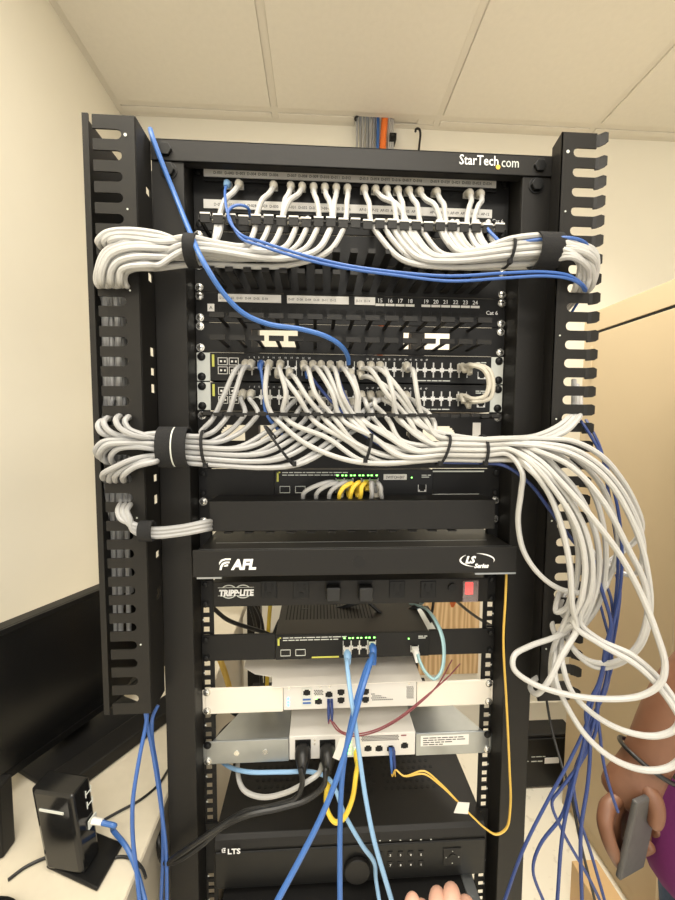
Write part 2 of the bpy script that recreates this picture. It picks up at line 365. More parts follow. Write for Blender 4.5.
q = P(498, 166.8, -42); MB().cyl((q[0], -42.5, q[2] - .5), (q[0], -42, q[2] - .5), 3.3, 18).build('logo_dot', 'gold', tb)
B('cross_bar', 'post', rk, (-283, 283, 600, 640, 284, 322), (-283, 283, -40, 640, FLOOR + 20, FLOOR + 62), bevel=1)
for s in (-1, 1):
    B('foot', 'post', rk, (s * 200, s * 330, -60, 660, FLOOR, FLOOR + 22), bevel=2)
# slots of light beside the posts are gaps in the left comb, painted pale on the right
def comb_outline(xin, xout, ztop, zbot, first, pitch, n, depth, h, right=True):
    """outline of a finger plate: spine at xin, fingers reaching xout, round-ended slots between"""
    o = [(xin, ztop), (xout, ztop)]; s = 1 if xout > xin else -1
    for k in range(n):
        zc = first - pitch * k; xe = xout - s * depth
        o += [(xout, zc + h), (xe + s * h, zc + h)]
        for a in range(1, 6):
            th = math.pi / 2 + math.pi * a / 6
            o.append((xe + s * h + s * h * math.cos(th), zc + h * math.sin(th)))
        o += [(xe + s * h, zc - h), (xout, zc - h)]
    o += [(xout, zbot), (xin, zbot)]
    return o
def side_plate(mb, x0, x1, y0, y1, zt, zb):
    mb.box(x0, x1, y0, y1, zb, zt)
cl = thing('cable_comb', 'black vertical cable manager with slotted front bolted to the left rack post', 'cable manager', (-310, -50, -465))
MB().poly(comb_outline(-284, -335, 317, -464, 294.5, 25.4, 30, 35, 6.0), 'y', -85, -83).build('finger_plate', 'post', cl)
mb = MB()
# inner side plate with light slots
zs = [318, 250, 238, 180, 171, 160, 152, -12, -22, -38, -48, -60, -70, -300, -330, -464]
mb.box(-285, -283.2, -83, -58, -464, 318); mb.box(-285, -283.2, -46, -41, -464, 318)
gaps = [(252, 241), (158, 147), (140, 128), (40, 28), (12, 2), (-10, -22), (-136, -146), (-165, -178), (-246, -256), (-300, -316)]
zt = 318
for a, b in gaps: mb.box(-285, -283.2, -58, -46, a, zt); zt = b
mb.box(-285, -283.2, -58, -46, -464, zt)
mb.build('side_plate', 'post', cl)
B('outer_plate', 'post', cl, (-347, -345.5, -83, 20, -464, 318), (-347, -339.5, -85, -83, -464, 318))
B('rear_plate', 'post', cl, (-345, -322, 18, 20, -464, 318), (-312, -290, 18, 20, -464, 318))
mb = MB()
for zz in (294, 205, 105, -190, -365): mb.cyl((-295, -85.6, zz), (-295, -85, zz), 2.0 if zz > 250 else 1.2, 12)
mb.build('rivet', 'ear', cl)
cr = thing('cable_comb', 'black vertical cable manager with hooked fingers bolted to the right rack post', 'cable manager', (300, -50, -470))
MB().poly(comb_outline(270, 319, 327, -470, 301.8, 25.4, 30, 32, 6.1), 'y', -80, -78).build('finger_plate', 'post', cr)
mb = MB(); mb.hexa([(270, -80, -470), (272, -80, -470), (284, -40, -470), (282, -40, -470)], [(270, -80, 327), (272, -80, 327), (284, -40, 335), (282, -40, 335)]); mb.build('side_plate', 'post', cr)
for kk in range(31):
    zt_ = 327 if kk == 0 else 301.8 - 25.4 * (kk - 1) - 6.1; zb_ = 301.8 - 25.4 * kk + 6.1 if kk < 30 else -470
    zm = (zt_ + zb_) / 2 - (1.2 if kk else 0); hh = 7.8
    prof = [(318, -80), (322, -82), (328, -88), (329.5, -87), (324, -80), (318, -78)]
    mb = MB(); n = len(prof); lv = [(-hh, 319), ]
    vv = []
    for dz, trim in ((-hh, .0), (-hh * .7, 1.0), (hh * .7, 1.0), (hh, .0)):
        for (x, y) in prof: vv.append((319 + (x - 319) * (1 if trim else .72), -80 + (y + 80) * (1 if trim else .72), zm + dz))
    fs = [tuple(range(n)), tuple(range(4 * n - 1, 3 * n - 1, -1))]
    for a in range(3):
        for j in range(n): fs.append((a * n + j, a * n + (j + 1) % n, (a + 1) * n + (j + 1) % n, (a + 1) * n + j))
    mb.add(vv, fs); mb.build('finger_hook', 'post', cr)
mb = MB()
for zz in (302, 225, 60, -55, -200, -390): mb.cyl((279, -80.6, zz), (279, -80, zz), 2.2 if zz > 300 else 1.2, 12)
mb.build('rivet', 'ear', cr)
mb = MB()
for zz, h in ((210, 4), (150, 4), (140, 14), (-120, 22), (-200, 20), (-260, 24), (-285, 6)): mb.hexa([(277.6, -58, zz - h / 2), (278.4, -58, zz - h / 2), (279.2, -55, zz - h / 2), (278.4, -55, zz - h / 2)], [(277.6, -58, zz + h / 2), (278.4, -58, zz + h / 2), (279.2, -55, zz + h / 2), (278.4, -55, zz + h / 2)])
mb.build('painted_slot_light', 'ear', cr)  # solid pale pieces that paint light showing through the side plate
# ------------------------------------------------------------------ shared part meshes
def screw(parent, x, z, mt='steel', y=-4):
    mb = MB(); mb.cyl((x, y - 1, z), (x, y, z), 6.2, 16); mb.tube([(x, y - 1, z), (x, y - 2.6, z), (x, y - 3.6, z)], [4.8, 4.4, 2.5], 14)
    o = mb.build('screw', mt, parent, smooth='auto')
    c = MB(); c.box(x - 2.6, x + 2.6, y - 3.9, y - 3.4, z - .5, z + .5); c.box(x - .5, x + .5, y - 3.9, y - 3.4, z - 2.6, z + 2.6); c.build('cross_slot', 'hole', o)
def four_screws(p, z0, z1, mt='steel', y=-4, right=True):
    for s in (-1, 1):
        screw(p, s * 232.55, z1 - 6.35, mt, y); screw(p, s * 232.55, z0 + 6.35, mt, y)
JACK = {}
def jack_mesh(kind):
    if kind in JACK: return JACK[kind]
    mb = MB(); up = 1
    if kind in ('rj_up', 'rj_dn', 'rjb_up', 'rjb_dn'):
        d = 1 if kind.endswith('up') else -1
        fm = 'silver' if kind.startswith('rj_') else 'flat'
        mb.use(fm); mb.box(-6.6, -5.8, -.6, 0, -5.6, 5.6); mb.box(5.8, 6.6, -.6, 0, -5.6, 5.6); mb.box(-6.6, 6.6, -.6, 0, 4.8 * -d, 5.8 * -d)
        if fm == 'silver': mb.box(-6.6, -3.6, -.5, 0, 5.6 * -d, 2.6 * -d); mb.box(3.6, 6.6, -.5, 0, 5.6 * -d, 2.6 * -d)
        mb.use('hole'); mb.box(-5.8, 5.8, -.3, 0, -3.4 if d < 0 else -5, 5 if d < 0 else 3.4) if fm != 'silver' else mb.box(-5.8, 5.8, -.25, 0, -4.8, 5.0)
        mb.box(-2.5, 2.5, -.3, 0, 3.4 * d, 5.6 * d)
    if kind == 'key':   # keystone on the black patch bay: dark trapezoid with notch
        mb.use('hole'); mb.poly([(-6, 4), (6, 4), (6, -1), (3, -4.5), (-3, -4.5), (-6, -1)], 'y', -.5, 0)
        mb.use('flat'); mb.box(-6.6, 6.6, -.8, 0, 4, 5.2)
    if kind == 'sfp':
        mb.use('silver'); mb.box(-7.2, 7.2, -.8, 0, 4.8, 5.6); mb.box(-7.2, 7.2, -.8, 0, -5.6, -4.8); mb.box(-7.2, -6.4, -.8, 0, -5.6, 5.6); mb.box(6.4, 7.2, -.8, 0, -5.6, 5.6)
        mb.use('hole'); mb.box(-6.4, 6.4, -.3, 0, -4.8, 4.8); mb.use('silver'); mb.box(-4, -1, -.6, 0, -1.5, 1.5); mb.box(2, 4.4, -.6, 0, -1.5, 1.5)
    o = mb.build('jack', None, None, origin=(0, 0, 0)); me = o.data; bpy.data.objects.remove(o); JACK[kind] = me; return me
def jack(parent, kind, x, z, y=-4, name='port', s=1.0):
    o = bpy.data.objects.new(name, jack_mesh(kind)); COL.objects.link(o); o.parent = parent
    p = (np.array([x, y, z]) - np.array(parent['_o'])) / 1000; o.location = p; o.scale = (s, 1, s); return o
# ------------------------------------------------------------------ top patch bay (two rows of 24)
pp = thing('patch_bay', 'black 48-port patch bay with two white label strips at the top of the rack', 'patch bay', (0, 0, 222.5))
B('faceplate', 'flat', pp, (-239, 239, -4, -.2, 223, 316), bevel=.6)
B('ledge', 'flat', pp, (-222, 216, -9, -4, 291, 294.5), (-222, 216, -9, -4, 246, 249), bevel=.5)
def px24(i): return -203 + 16.6 * i + 8.4 * (i // 6)
l1 = B('label_strip', 'label', pp, (-223, 217, -5.6, -4, 299, 311)); l2 = B('label_strip', 'label', pp, (-224, 212, -5.6, -4, 254, 266.5))
for g in range(4):
    a = 1 + 6 * g
    text('  '.join('D-%03d' % (a + j) for j in range(6)), 'label_text', 'ink', l1, px24(6 * g) - 6, 302.6, -5.7, 5.6, sx=.93)
    text('  '.join(('D-%03d' % (a + 24 + j)) if g < 2 else ('AP-%02d' % (a - 12 + j)) for j in range(6)), 'label_text', 'ink', l2, px24(6 * g) - 6, 257.6, -5.7, 5.6, sx=.93)
for r, z in ((0, 284), (1, 240)):
    for i in range(24): jack(pp, 'key', px24(i), z)
text('Cat 6', 'printing', 'print', pp, 213, 248, -4.2, 8)
for s in (-1, 1): screw(pp, s * 231, 304.8, 'plastic'); screw(pp, s * 231, 229.5, 'plastic')
# support bars: a row of T-shaped tabs on a rod, cables pass behind them
def lace_bar(lbl, z, y, x0, x1, n, h, flange):
    t_ = thing('lacing_bar', lbl, 'cable bar', ((x0 + x1) / 2, y, z - 20))
    MB().box(x0, x1, y + 1, y + 3.2, z - 3.4, z - .8).build('rod', 'black', t_)
    for x in (x0, x1): MB().box(x - 1.5, x + 1.5, y + 1, -4, z - 6, z).build('arm', 'black', t_)
    p = (x1 - x0) / n
    for i in range(n):
        a, b = x0 + p * i + 1.9, x0 + p * (i + 1) - 1.9; dz = (.8, -.4, .3, -1.0, .5)[i % 5]
        mb = MB(); mb.box(a, b, y - 1, y + 1, z - h + dz, z + dz)
        o = mb.build('tab', 'black', t_, bevel=.4)
        if flange: MB().box(a, b, y - 1.6, y + 4, z + dz, z + 1.8 + dz).build('tab_edge_highlight', 'label', o)  # light caught on the black tab's top edge, painted white
    return t_
lace_bar('black cable support bar with hanging tabs under the top patch bay', 214, -62, -214, 206, 25, 11, True)
lace_bar('black cable support bar under the two big switches', -48.5, -66, -214, 206, 28, 5.2, False)
# blank 1U behind the bundles
bl = thing('blanking_plate', 'plain black blanking plate behind the top white cable bundles', 'plate', (0, 0, 178)); B('faceplate', 'flat', bl, (-239, 239, -4, -.2, 178.5, 221.5), bevel=.5); four_screws(bl, 178, 222)
# ------------------------------------------------------------------ horizontal finger managers
def finger_manager(lbl, z0, z1, rows, cut, T=False):
    t_ = thing('cable_manager', lbl, 'cable manager', (0, 0, z0))
    mb = MB(); zt, zb = z1 - .4, z0 + .4
    holes = cut; xs = -239
    for (a, b) in holes:
        mb.box(xs, a, -4, -.2, zb, zt); mb.box(a, b, -4, -.2, zb, zb + 9); mb.box(a, b, -4, -.2, zt - 9, zt); xs = b
    mb.box(xs, 239, -4, -.2, zb, zt); mb.build('faceplate', 'flat', t_)
    for z, n, L, pitch in rows:
        for i in range(n):
            x = -(n - 1) * pitch / 2 + pitch * i - 6
            mb = MB()
            if T:
                w = pitch * .38
                mb.box(x - 2.5, x + 2.5, -4 - L, -4, z - 1.2, z + 1.2); mb.box(x - w, x + w, -4 - L - 3, -4 - L, z - 3.4, z + 3.4)
            else:
                mb.poly([(x - 6, -4), (x + 6, -4), (x + 5, -4 - L), (x - 5, -4 - L)], 'z', z - 1.3, z + 1.3); mb.box(x - 5, x + 5, -4 - L - 2, -4 - L, z - 2, z + 4)
            mb.build('finger', 'black', t_)
    four_screws(t_, z0, z1)
    return t_
finger_manager('black finger duct with slanted fingers directly under the top cable bundles', 133.35, 177.8, [(170, 17, 62, 24), (141, 17, 62, 24)], [])
# ------------------------------------------------------------------ 24-port patch bay
p2 = thing('patch_bay', 'black 24-port patch bay numbered 15 to 24, with white label cards and no cables', 'patch bay', (0, 0, 89.5))
B('faceplate', 'flat', p2, (-239, 239, -4, -.2, 89.6, 133), bevel=.6)
def q24(i): return -197 + 15.6 * i + 9.5 * (i // 6)
for g in range(4):
    nlab = (6, 6, 2, 0)[g]
    for _ in (0,):
        if nlab:
            l = B('label_card', 'label', p2, (q24(6 * g) - 8, q24(6 * g + nlab - 1) + 8, -5.2, -4, 119.5, 131))
            text('   '.join('D-%02d' % (6 * g + j + 1) for j in range(nlab)), 'label_text', 'ink', l, q24(6 * g) - 6, 123.5, -5.3, 4.6, sx=.95)
    for j in range(6):
        i = 6 * g + j
        jack(p2, 'rjb_up', q24(i), 106.5, s=1.0)
        if i >= 14:
            text(str(i + 1), 'number', 'print', p2, q24(i), 124, -4.2, 8.5, 'CENTER', weight=.08)
            B('write_on_strip', 'label', p2, (q24(i) - 7, q24(i) + 7, -4.8, -4, 118.5, 122))
text('Cat 6', 'printing', 'print', p2, 208, 109, -4.2, 8.5, weight=.05)
a_ = B('letter_label', 'label', p2, (-221, -211, -4.8, -4, 105, 116)); text('A', 'label_text', 'ink', a_, -216, 108, -4.9, 7, 'CENTER')
four_screws(p2, 88.9, 133.35)
finger_manager('black cable manager with flat T-shaped fingers above the two big switches', 44.45, 88.9, [(83, 15, 58, 26.5), (53, 15, 58, 26.5)], [(-156, -86), (78, 152)], T=True)
# ------------------------------------------------------------------ 48-port switches
def px_x(u, z): return P(u, 0, -6)[0]
def big_switch(lbl, z0, mgr):
    t_ = thing('network_switch', lbl, 'switch', (0, 0, z0)); z1 = z0 + 43.6
    B('case', 'flat', t_, (-219, 219, -3, 280, z0 + .5, z1), bevel=.8)
    B('front_panel', 'plastic', t_, (-218, 218, -7, -3, z0 + 1, z1 - .5), bevel=.6)
    mb = MB()
    for i in range(56): mb.box(-212 + 7.6 * i, -208.4 + 7.6 * i, -7.4, -7, z1 - 4.5, z1 - 2)
    mb.build('vent', 'hole', t_)
    for s in (-1, 1):
        e = MB(); x0, x1 = s * 218.5, s * 239; e.box(x0, x1, -4.2, -.4, z0 + .8, z1 - .2); e.build('ear', 'ear', t_, bevel=.8)
        screw(t_, s * 231.5, z0 + 37, 'plastic', -4.2); screw(t_, s * 231.5, z0 + 7, 'plastic', -4.2)
    B('yellow_tab', 'limestrip', t_, (-215, -211.5, -7.5, -7, z0 + 22, z0 + 40))
    for i in range(2):
        for j in range(2): jack(t_, 'sfp', -199 + 16.5 * i, z0 + 30 - 13.5 * j, -7)
    for g in range(4):
        bz = -162 + 89.0 * g; 
        B('jack_shield', 'silver', t_, (bz - 7.2, bz + 13.6 * 5 + 7.2, -7.8, -7, z0 + 20.2, z0 + 22.2))
        for j in range(6):
            jack(t_, 'rj_up', bz + 13.6 * j, z0 + 27, -7); jack(t_, 'rj_dn', bz + 13.6 * j, z0 + 15.4, -7)
    jack(t_, 'rj_up', 203, z0 + 14, -7)
    strokes('printing', 'ear', t_, 100, z0 + 4, -7.1, (14, 6, 9, 5, 12))
    text('     '.join(str(i) for i in range(1, 24, 2)), 'printing', 'print', t_, -160, z0 + 35.5, -7.2, 3.6, sx=1.05)
    text('     '.join(str(i) for i in range(25, 48, 2)), 'printing', 'print', t_, 20, z0 + 35.5, -7.2, 3.6, sx=.98)
    strokes('printing', 'ear', t_, 194, z0 + 33, -7.1, (6, 8)); strokes('printing', 'ear', t_, 194, z0 + 30, -7.1, (9, 4))
    return t_
big_switch('upper of the two full-width network switches with pale ears', 0.3, True)
big_switch('lower of the two full-width network switches with pale ears', -44.1, True)
# pass-through panel behind the lower bundles
pt = thing('pass_through_plate', 'black plate with oval cable openings behind the lower white bundles', 'plate', (0, 0, -133))
mb = MB(); zt, zb = -45.2, -133; xs = -239
for (a, b) in ((-205, -115), (85, 165)):
    mb.box(xs, a, -4, -.2, zb, zt); 
    o_ = []
    mb.box(a, b, -4, -.2, -66, zt); mb.box(a, b, -4, -.2, zb, -90)
    for e, s in ((a, 1), (b, -1)):
        for k_ in range(4):
            w_ = (9, 5, 2.5, .8)[k_]; mb.box(e, e + s * w_, -4, -.2, -66 - 3 * k_, -66 - 3 * (k_ + 1)); mb.box(e, e + s * w_, -4, -.2, -90 + 3 * k_, -90 + 3 * (k_ + 1))
    xs = b
mb.box(xs, 239, -4, -.2, zb, zt); mb.build('faceplate', 'flat', pt)
for s in (-1, 1): screw(pt, s * 232, -51.5); screw(pt, s * 232, -126, 'plastic')
q_ = B('sticker', 'qr', pt, (192, 205, -4.5, -4, -83, -60))
# ------------------------------------------------------------------ small switches in rack adapters
def small_switch(lbl, z0, z1, ports, portx, ylabel=False, body_depth=240):
    t_ = thing('network_switch', lbl, 'switch', (0, 0, z0))
    c = B('case', 'brown', t_, (-122, 128, -4, body_depth, z0 + 1, z1 - 1), bevel=.8)
    mb = MB()
    for i in range(40): mb.box(-100 + 4.4 * i, -98 + 4.4 * i, 130, 195, z1 - 1.2, z1 - .7)
    for i in range(26): mb.box(-110 + 6 * i, -108 + 6 * i, 40, 115, z1 - 1.2, z1 - .7)
    mb.build('vent', 'hole', c)
    B('front_panel', 'plastic', t_, (-122, 128, -8, -4, z0 + 1, z1 - 1), bevel=.5)
    for s, x in ((-1, -122.5), (1, 128.5)):
        xe = s * 239
        e = MB(); e.box(x, xe, -5, -1, z0, z1); e.build('rack_adapter', 'flat', t_, bevel=.6)
        screw(t_, s * 232.5, z1 - 6.3, 'plastic', -5); screw(t_, s * 232.5, z0 + 6.3, 'plastic', -5)
    B('yellow_tab', 'limestrip', t_, (-118.5, -115.5, -8.6, -8, z0 + 25, z1 - 4), (-118.5, -113, -8.6, -8, z1 - 6, z1 - 4))
    for x in (-106, -82): 
        mb = MB(); mb.box(x - 8, x + 8, -8.5, -8, z0 + 7, z0 + 8); mb.box(x - 8, x + 8, -8.5, -8, z0 + 17, z0 + 18); mb.box(x - 8, x - 7.2, -8.5, -8, z0 + 7, z0 + 18); mb.box(x + 7.2, x + 8, -8.5, -8, z0 + 7, z0 + 18); mb.build('uplink_port', 'ear', t_)
    strokes('printing', 'ear', t_, -110, z1 - 6, -8.1, (9, 6, 12, 4, 14, 7, 10, 5, 13, 8)); strokes('printing', 'ear', t_, -110, z1 - 10, -8.1, (7, 10, 5, 12, 8, 9, 13, 4, 8))
    for i, x in enumerate(portx):
        jack(t_, 'rj_up', x, z0 + 24.5, -8); jack(t_, 'rj_dn', x, z0 + 12.5, -8)
        B('port_light', 'green', t_, (x - 5.5, x - 2.5, -8.6, -8, z0 + 33.6, z0 + 35.6), (x + 2.5, x + 5.5, -8.6, -8, z0 + 33.6, z0 + 35.6))
    jack(t_, 'rj_up', 111 if not ylabel else 104, z0 + 14, -8)
    B('status_light', 'green', t_, (93, 95, -8.5, -8, z0 + 30, z0 + 32))
    if ylabel: B('yellow_label', 'limestrip', t_, (-64, -20, -8.5, -8, z0 + 2.5, z0 + 5))
    strokes('printing', 'ear', t_, 110, z0 + 34, -8.1, (8, 5)); strokes('printing', 'ear', t_, 110, z0 + 31, -8.1, (12,))
    return t_
s3 = small_switch('half-width black switch with green port lights, above the long black cover plate', -178.5, -134, 4, (-20, -6.5, 7, 20.5, 34))
l = B('name_label', 'label', s3, (49, 86, -8.6, -8, -151, -142)); text('SWITCH-007', 'label_text', 'ink', l, 67.5, -149, -8.7, 6.2, 'CENTER', weight=.04, sx=.85)
rr_ = MB(); rr_.box(128, 212, -6.2, -5, -139, -137); rr_.box(128, 205, -6.2, -5, -176, -174.5); rr_.build('adapter_edge', 'ear', s3)
s4 = small_switch('half-width black switch with blue cables, below the power strip', -443.5, -401, 4, (-7, 6.5, 20, 33.5), True)
# long cover plate
cv = thing('cable_cover', 'long plain black cover plate of a cable manager, above the fibre enclosure', 'cover', (0, -30, -222))
B('cover', 'black', cv, (-209, 208, -56, -54, -218, -174.5), bevel=1)
B('top_flange', 'black', cv, (-209, 208, -54, -10, -176.5, -174.5)); B('base_plate', 'flat', cv, (-239, 239, -4, -.2, -222, -178.8))
for s in (-1, 1): screw(cv, s * 232.5, -185); screw(cv, s * 232.5, -216)
mb = MB()
for i in range(12): mb.box(-190 + 30 * i, -178 + 30 * i, -52, -10, -222, -220)
mb.build('bottom_finger', 'black', cv)
# fibre enclosure
fe = thing('fibre_enclosure', 'black fibre enclosure drawer lettered AFL, projecting from the rack', 'enclosure', (0, -30, -280))
B('drawer_front', 'black', fe, (-229, 236, -70, -66, -279, -240), bevel=1.5)
B('case', 'black', fe, (-222, 229, -66, 180, -277, -240.6), bevel=.8)
B('front_edge', 'zinc', fe, (-222, 229, -66.6, -65.6, -241.2, -240.2)); B('lid_seam', 'zinc', fe, (-205, 205, -38, -37.2, -240.6, -240.1))
B('hinge_bar', 'zinc', fe, (-224, -190, -68, -64, -282, -279.6), (175, 236, -68, -64, -282, -279.6))
for s in (-1, 1): B('ear', 'flat', fe, (s * 222, s * 239, -4, -.4, -282, -223.5))
text('AFL', 'logo', 'print', fe, P(232, 570, -70)[0], P(232, 569.3, -70)[2], -70.3, 20, weight=.9, shear=.18, sx=1.0)
x0, z0 = P(219, 570, -70)[[0, 2]]
mb = MB()
def ap(pts): mb.poly([(x0 + a * .72, z0 + b * .72) for a, b in pts], 'y', -70.5, -70)
ap([(1, 0), (5, 0), (6, 5), (9.5, 11), (15, 13.2), (20, 13.2), (21, 16.6), (13, 16.6), (6.5, 14), (2.5, 8)])
ap([(9, 6.8), (11, 9.5), (15, 11), (18, 11), (17.2, 7.5), (13.5, 6.8)])
ap([(1, 10), (3, 14), (7, 17.6), (13, 19.6), (22.4, 19.6), (23.2, 22.8), (12, 22.8), (4, 20), (.6, 15)])
mb.build('logo', 'print', fe)
text('LS', 'logo', 'print', fe, P(465, 563.5, -70)[0], P(465, 563, -70)[2], -70.3, 14, weight=.7, shear=.3); text('Series', 'logo', 'print', fe, P(474, 568.5, -70)[0], P(474, 567.8, -70)[2], -70.3, 8.6, weight=.4, shear=.3)
c0 = P(477, 560, -70); mb = MB()
def swoosh(a0, a1, w):
    pts = []
    for k_ in range(15):
        a = math.radians(a0 + (a1 - a0) * k_ / 14); pts.append((c0[0] + 26 * math.cos(a), c0[2] + 10 * math.sin(a)))
    for k_ in range(14, -1, -1):
        a = math.radians(a0 + (a1 - a0) * k_ / 14); ww = w * math.sin(math.pi * k_ / 14)
        pts.append((c0[0] + (26 - ww) * math.cos(a), c0[2] + (10 - ww) * math.sin(a)))
    mb.poly(pts, 'y', -70.5, -70)
swoosh(92, -20, 2.2); swoosh(130, 262, 2.6); mb.build('logo_ring', 'print', fe)
MB().cyl((4, -70.5, -260), (4, -70, -260), 9, 24).build('push_latch', 'flat', fe)
# power strip
ps = thing('power_strip', 'black rack power strip with a row of outlets and a red lit switch', 'power strip', (0, 0, -356))
B('case', 'post', ps, (-219, 224, -10, 40, -352, -312), bevel=1.2)
for s in (-1, 1): B('ear', 'flat', ps, (s * 219, s * 239, -4, -.4, -355, -312)); screw(ps, s * 232.5, -317.5, 'plastic'); screw(ps, s * 232.5, -349, 'plastic')
text('TRIPP·LITE', 'logo', 'print', ps, P(236.2, 595.5, -10)[0], P(236.2, 595.6, -10)[2], -10.3, 13.5, 'CENTER', weight=.7, shear=.12, sx=.86)
c0 = P(236, 591.5, -10); mb = MB()
for dx in (-11, 11):
    for sg in (1, -1):
        o_ = [(c0[0] + dx + 13 * math.cos(math.radians(a)), c0[2] + sg * 11 * math.sin(math.radians(a))) for a in range(40, 141, 10)]
        i_ = [(c0[0] + dx + 11.5 * math.cos(math.radians(a)), c0[2] + sg * (9.6 if True else 0) * math.sin(math.radians(a))) for a in range(140, 39, -10)]
        mb.poly(o_ + i_, 'y', -10.5, -10)
mb.box(c0[0] - 28, c0[0] + 28, -10.4, -10, c0[2] + 6.2, c0[2] + 6.8); mb.box(c0[0] - 28, c0[0] + 28, -10.4, -10, c0[2] - 6.8, c0[2] - 6.2); mb.build('logo_ring', 'ear', ps)
for k_, u in enumerate((269, 301, 333, 365, 397, 428)):
    q = P(u, 589.5, -10); x, z = q[0], q[2]
    o = B('outlet', 'plastic', ps, (x - 12, x + 12, -11.4, -10, z - 14, z + 14), bevel=.8)
    if k_ in (2, 3):
        B('plugged_plug', 'cord', o, (x - 11, x + 11, -26, -11, z - 13, z + 10), bevel=2.5)
    else:
        mb = MB(); mb.box(x - 7, x - 3.8, -11.8, -11, z - 1, z + 10); mb.box(x + 3.8, x + 7, -11.8, -11, z, z + 9.5); mb.cyl((x, -11.8, z - 7), (x, -11, z - 7), 3.6, 12); mb.box(x - 12.5, x - 11.6, -11.6, -10, z - 14, z + 14); mb.box(x + 11.6, x + 12.5, -11.6, -10, z - 14, z + 14); mb.build('slot', 'hole', o)
q = P(452, 587, -10); MB().cyl((q[0], -13, q[2]), (q[0], -10, q[2]), 6.5, 18).build('breaker_button', 'plastic', ps)
q = P(469, 588.5, -10); sw = B('rocker_switch', 'redsw', ps, (q[0] - 7, q[0] + 6, -13, -10, q[2] - 9, q[2] + 11), bevel=1)
B('clear_guard', 'clear', sw, (q[0] - 12, q[0] + 13, -17, -13.2, q[2] - 20, q[2] + 15), bevel=1)
# ------------------------------------------------------------------ white appliance with cream ears
wa = thing('network_appliance', 'white network appliance with cream rack ears and blue status lights', 'appliance', (0, 0, -534))
B('case', 'white_metal', wa, (-110, 110, -4, 210, -531.5, -488), bevel=1.5)
for s, x in ((-1, -110.5), (1, 110.5)):
    o = []; e = MB(); xe = s * 240
    e.box(x, xe - s * 4, -5, -2, -533, -489.2); e.box(xe - s * 4, xe, -5, -2, -530, -492); e.build('rack_ear', 'cream', wa, bevel=1.5)
    screw(wa, s * 232.5, -495.3, 'steel', -5); screw(wa, s * 232.5, -527, 'steel', -5)
def at_front(u, v, y): q = P(u, v, y); return q[0], q[2]
for v in (698.5, 702, 705): 
    x, z = at_front(288 + .3, v, -4); MB().cyl((x, -4.8, z), (x, -4, z), 1.8, 12).build('status_light', 'blueled', wa)
x, z = at_front(306.8, 696.5, -4); o = B('combo_port', 'ear', wa, (x - 8.5, x + 8.5, -4.8, -4, z - 15.5, z + 15.5), bevel=1); jack(o, 'rj_dn', x, z + 8, -4.8, 'jack'); B('usb_slot', 'blue', o, (x - 6.5, x + 6.5, -5.2, -4.8, z - 6, z - 3), (x - 6.5, x + 6.5, -5.2, -4.8, z - 12, z - 9))
x, z = at_front(318.5, 701, -4); jack(wa, 'rj_dn', x, z, -4, 'port'); B('port_light', 'green', wa, (x - 6, x - 2, -4.9, -4, z + 3.5, z + 6))
for uu, vv in ((329, 694), (341, 692.5), (341, 700.5), (365.5, 692), (365.5, 700)):
    x, z = at_front(uu, vv, -4); jack(wa, 'rj_up' if uu > 330 else 'rj_dn', x, z, -4, 'port')
mb = MB(); hx, hz = at_front(372, 694, -4)
for r_ in range(4):
    for c_ in range(2 + 3 * r_): 
        x, z = hx + c_ * 3.2 + (r_ % 2) * 1.6, hz - r_ * 3.4; mb.cyl((x, -4.4, z), (x, -4, z), 1.1, 6)
hx, hz = at_front(407, 687, -4)
for r_ in range(8):
    for c_ in range(4): x, z = hx + c_ * 3 + (r_ % 2) * 1.5, hz - r_ * 2.7; mb.cyl((x, -4.4, z), (x, -4, z), 1.0, 6)
hx, hz = at_front(314.5, 690.5, -4)
for r_ in range(4):
    for c_ in range(5): x, z = hx + c_ * 3 + (r_ % 2) * 1.5, hz - r_ * 2.4; mb.cyl((x, -4.4, z), (x, -4, z), 1.0, 6)
mb.build('vent_hole', 'hole', wa)
mb = MB()
for uu, vv in ((289, 688), (320.5, 687), (329.5, 686.5), (409, 683.6)): x, z = at_front(uu, vv, -4); mb.cyl((x, -4.5, z), (x, -4, z), 2, 10)
mb.build('case_screw', 'steel', wa)
# sheet of paper on it
mb = MB(); mb.poly([(-182, 40), (-182, 150), (120, 190), (118, -8), (-128, -12), (-130, 14), (-160, 22)], 'z', -486.6, -485.4)
tag(mb.build('paper_sheet', 'paper'), 'white paper sheet lying on top of the white appliance', 'paper')
kb = thing('power_adapter', 'small black device with a grey top behind the cream right rack ear', 'device', (150, 150, -487)); B('case', 'plastic', kb, (118, 190, 60, 200, -486.5, -462), bevel=2); B('top_label', 'ear', kb, (128, 176, 75, 185, -462, -461.4))
# ------------------------------------------------------------------ grey appliance with zinc brackets
ga = thing('network_appliance', 'white rack appliance with black power plugs between galvanised brackets', 'appliance', (0, 0, -620))
B('case', 'white_metal', ga, (-101, 110, -4, 260, -618, -577), bevel=1.5)
for s, x in ((-1, -101.5), (1, 110.5)):
    e = MB(); e.box(x, s * 236, -6, -4, -618, -579); e.box(s * 236, s * 240, -6, -4, -613, -584); e.build('bracket', 'zinc', ga, bevel=.8)
    f = MB(); f.add([(x, -4, -578.5), (s * 224, -4, -578.5), (s * 190, 60, -578.5), (x, 150, -578.5), (x, -4, -580.5), (s * 224, -4, -580.5), (s * 190, 60, -580.5), (x, 150, -580.5)], [(0, 1, 2, 3), (7, 6, 5, 4), (0, 4, 5, 1), (1, 5, 6, 2), (2, 6, 7, 3), (3, 7, 4, 0)]); f.build('bracket_flange', 'zinc', ga)
    screw(ga, s * 232.5, -584.5, 'plastic', -6); screw(ga, s * 232.5, -612, 'steel', -6)
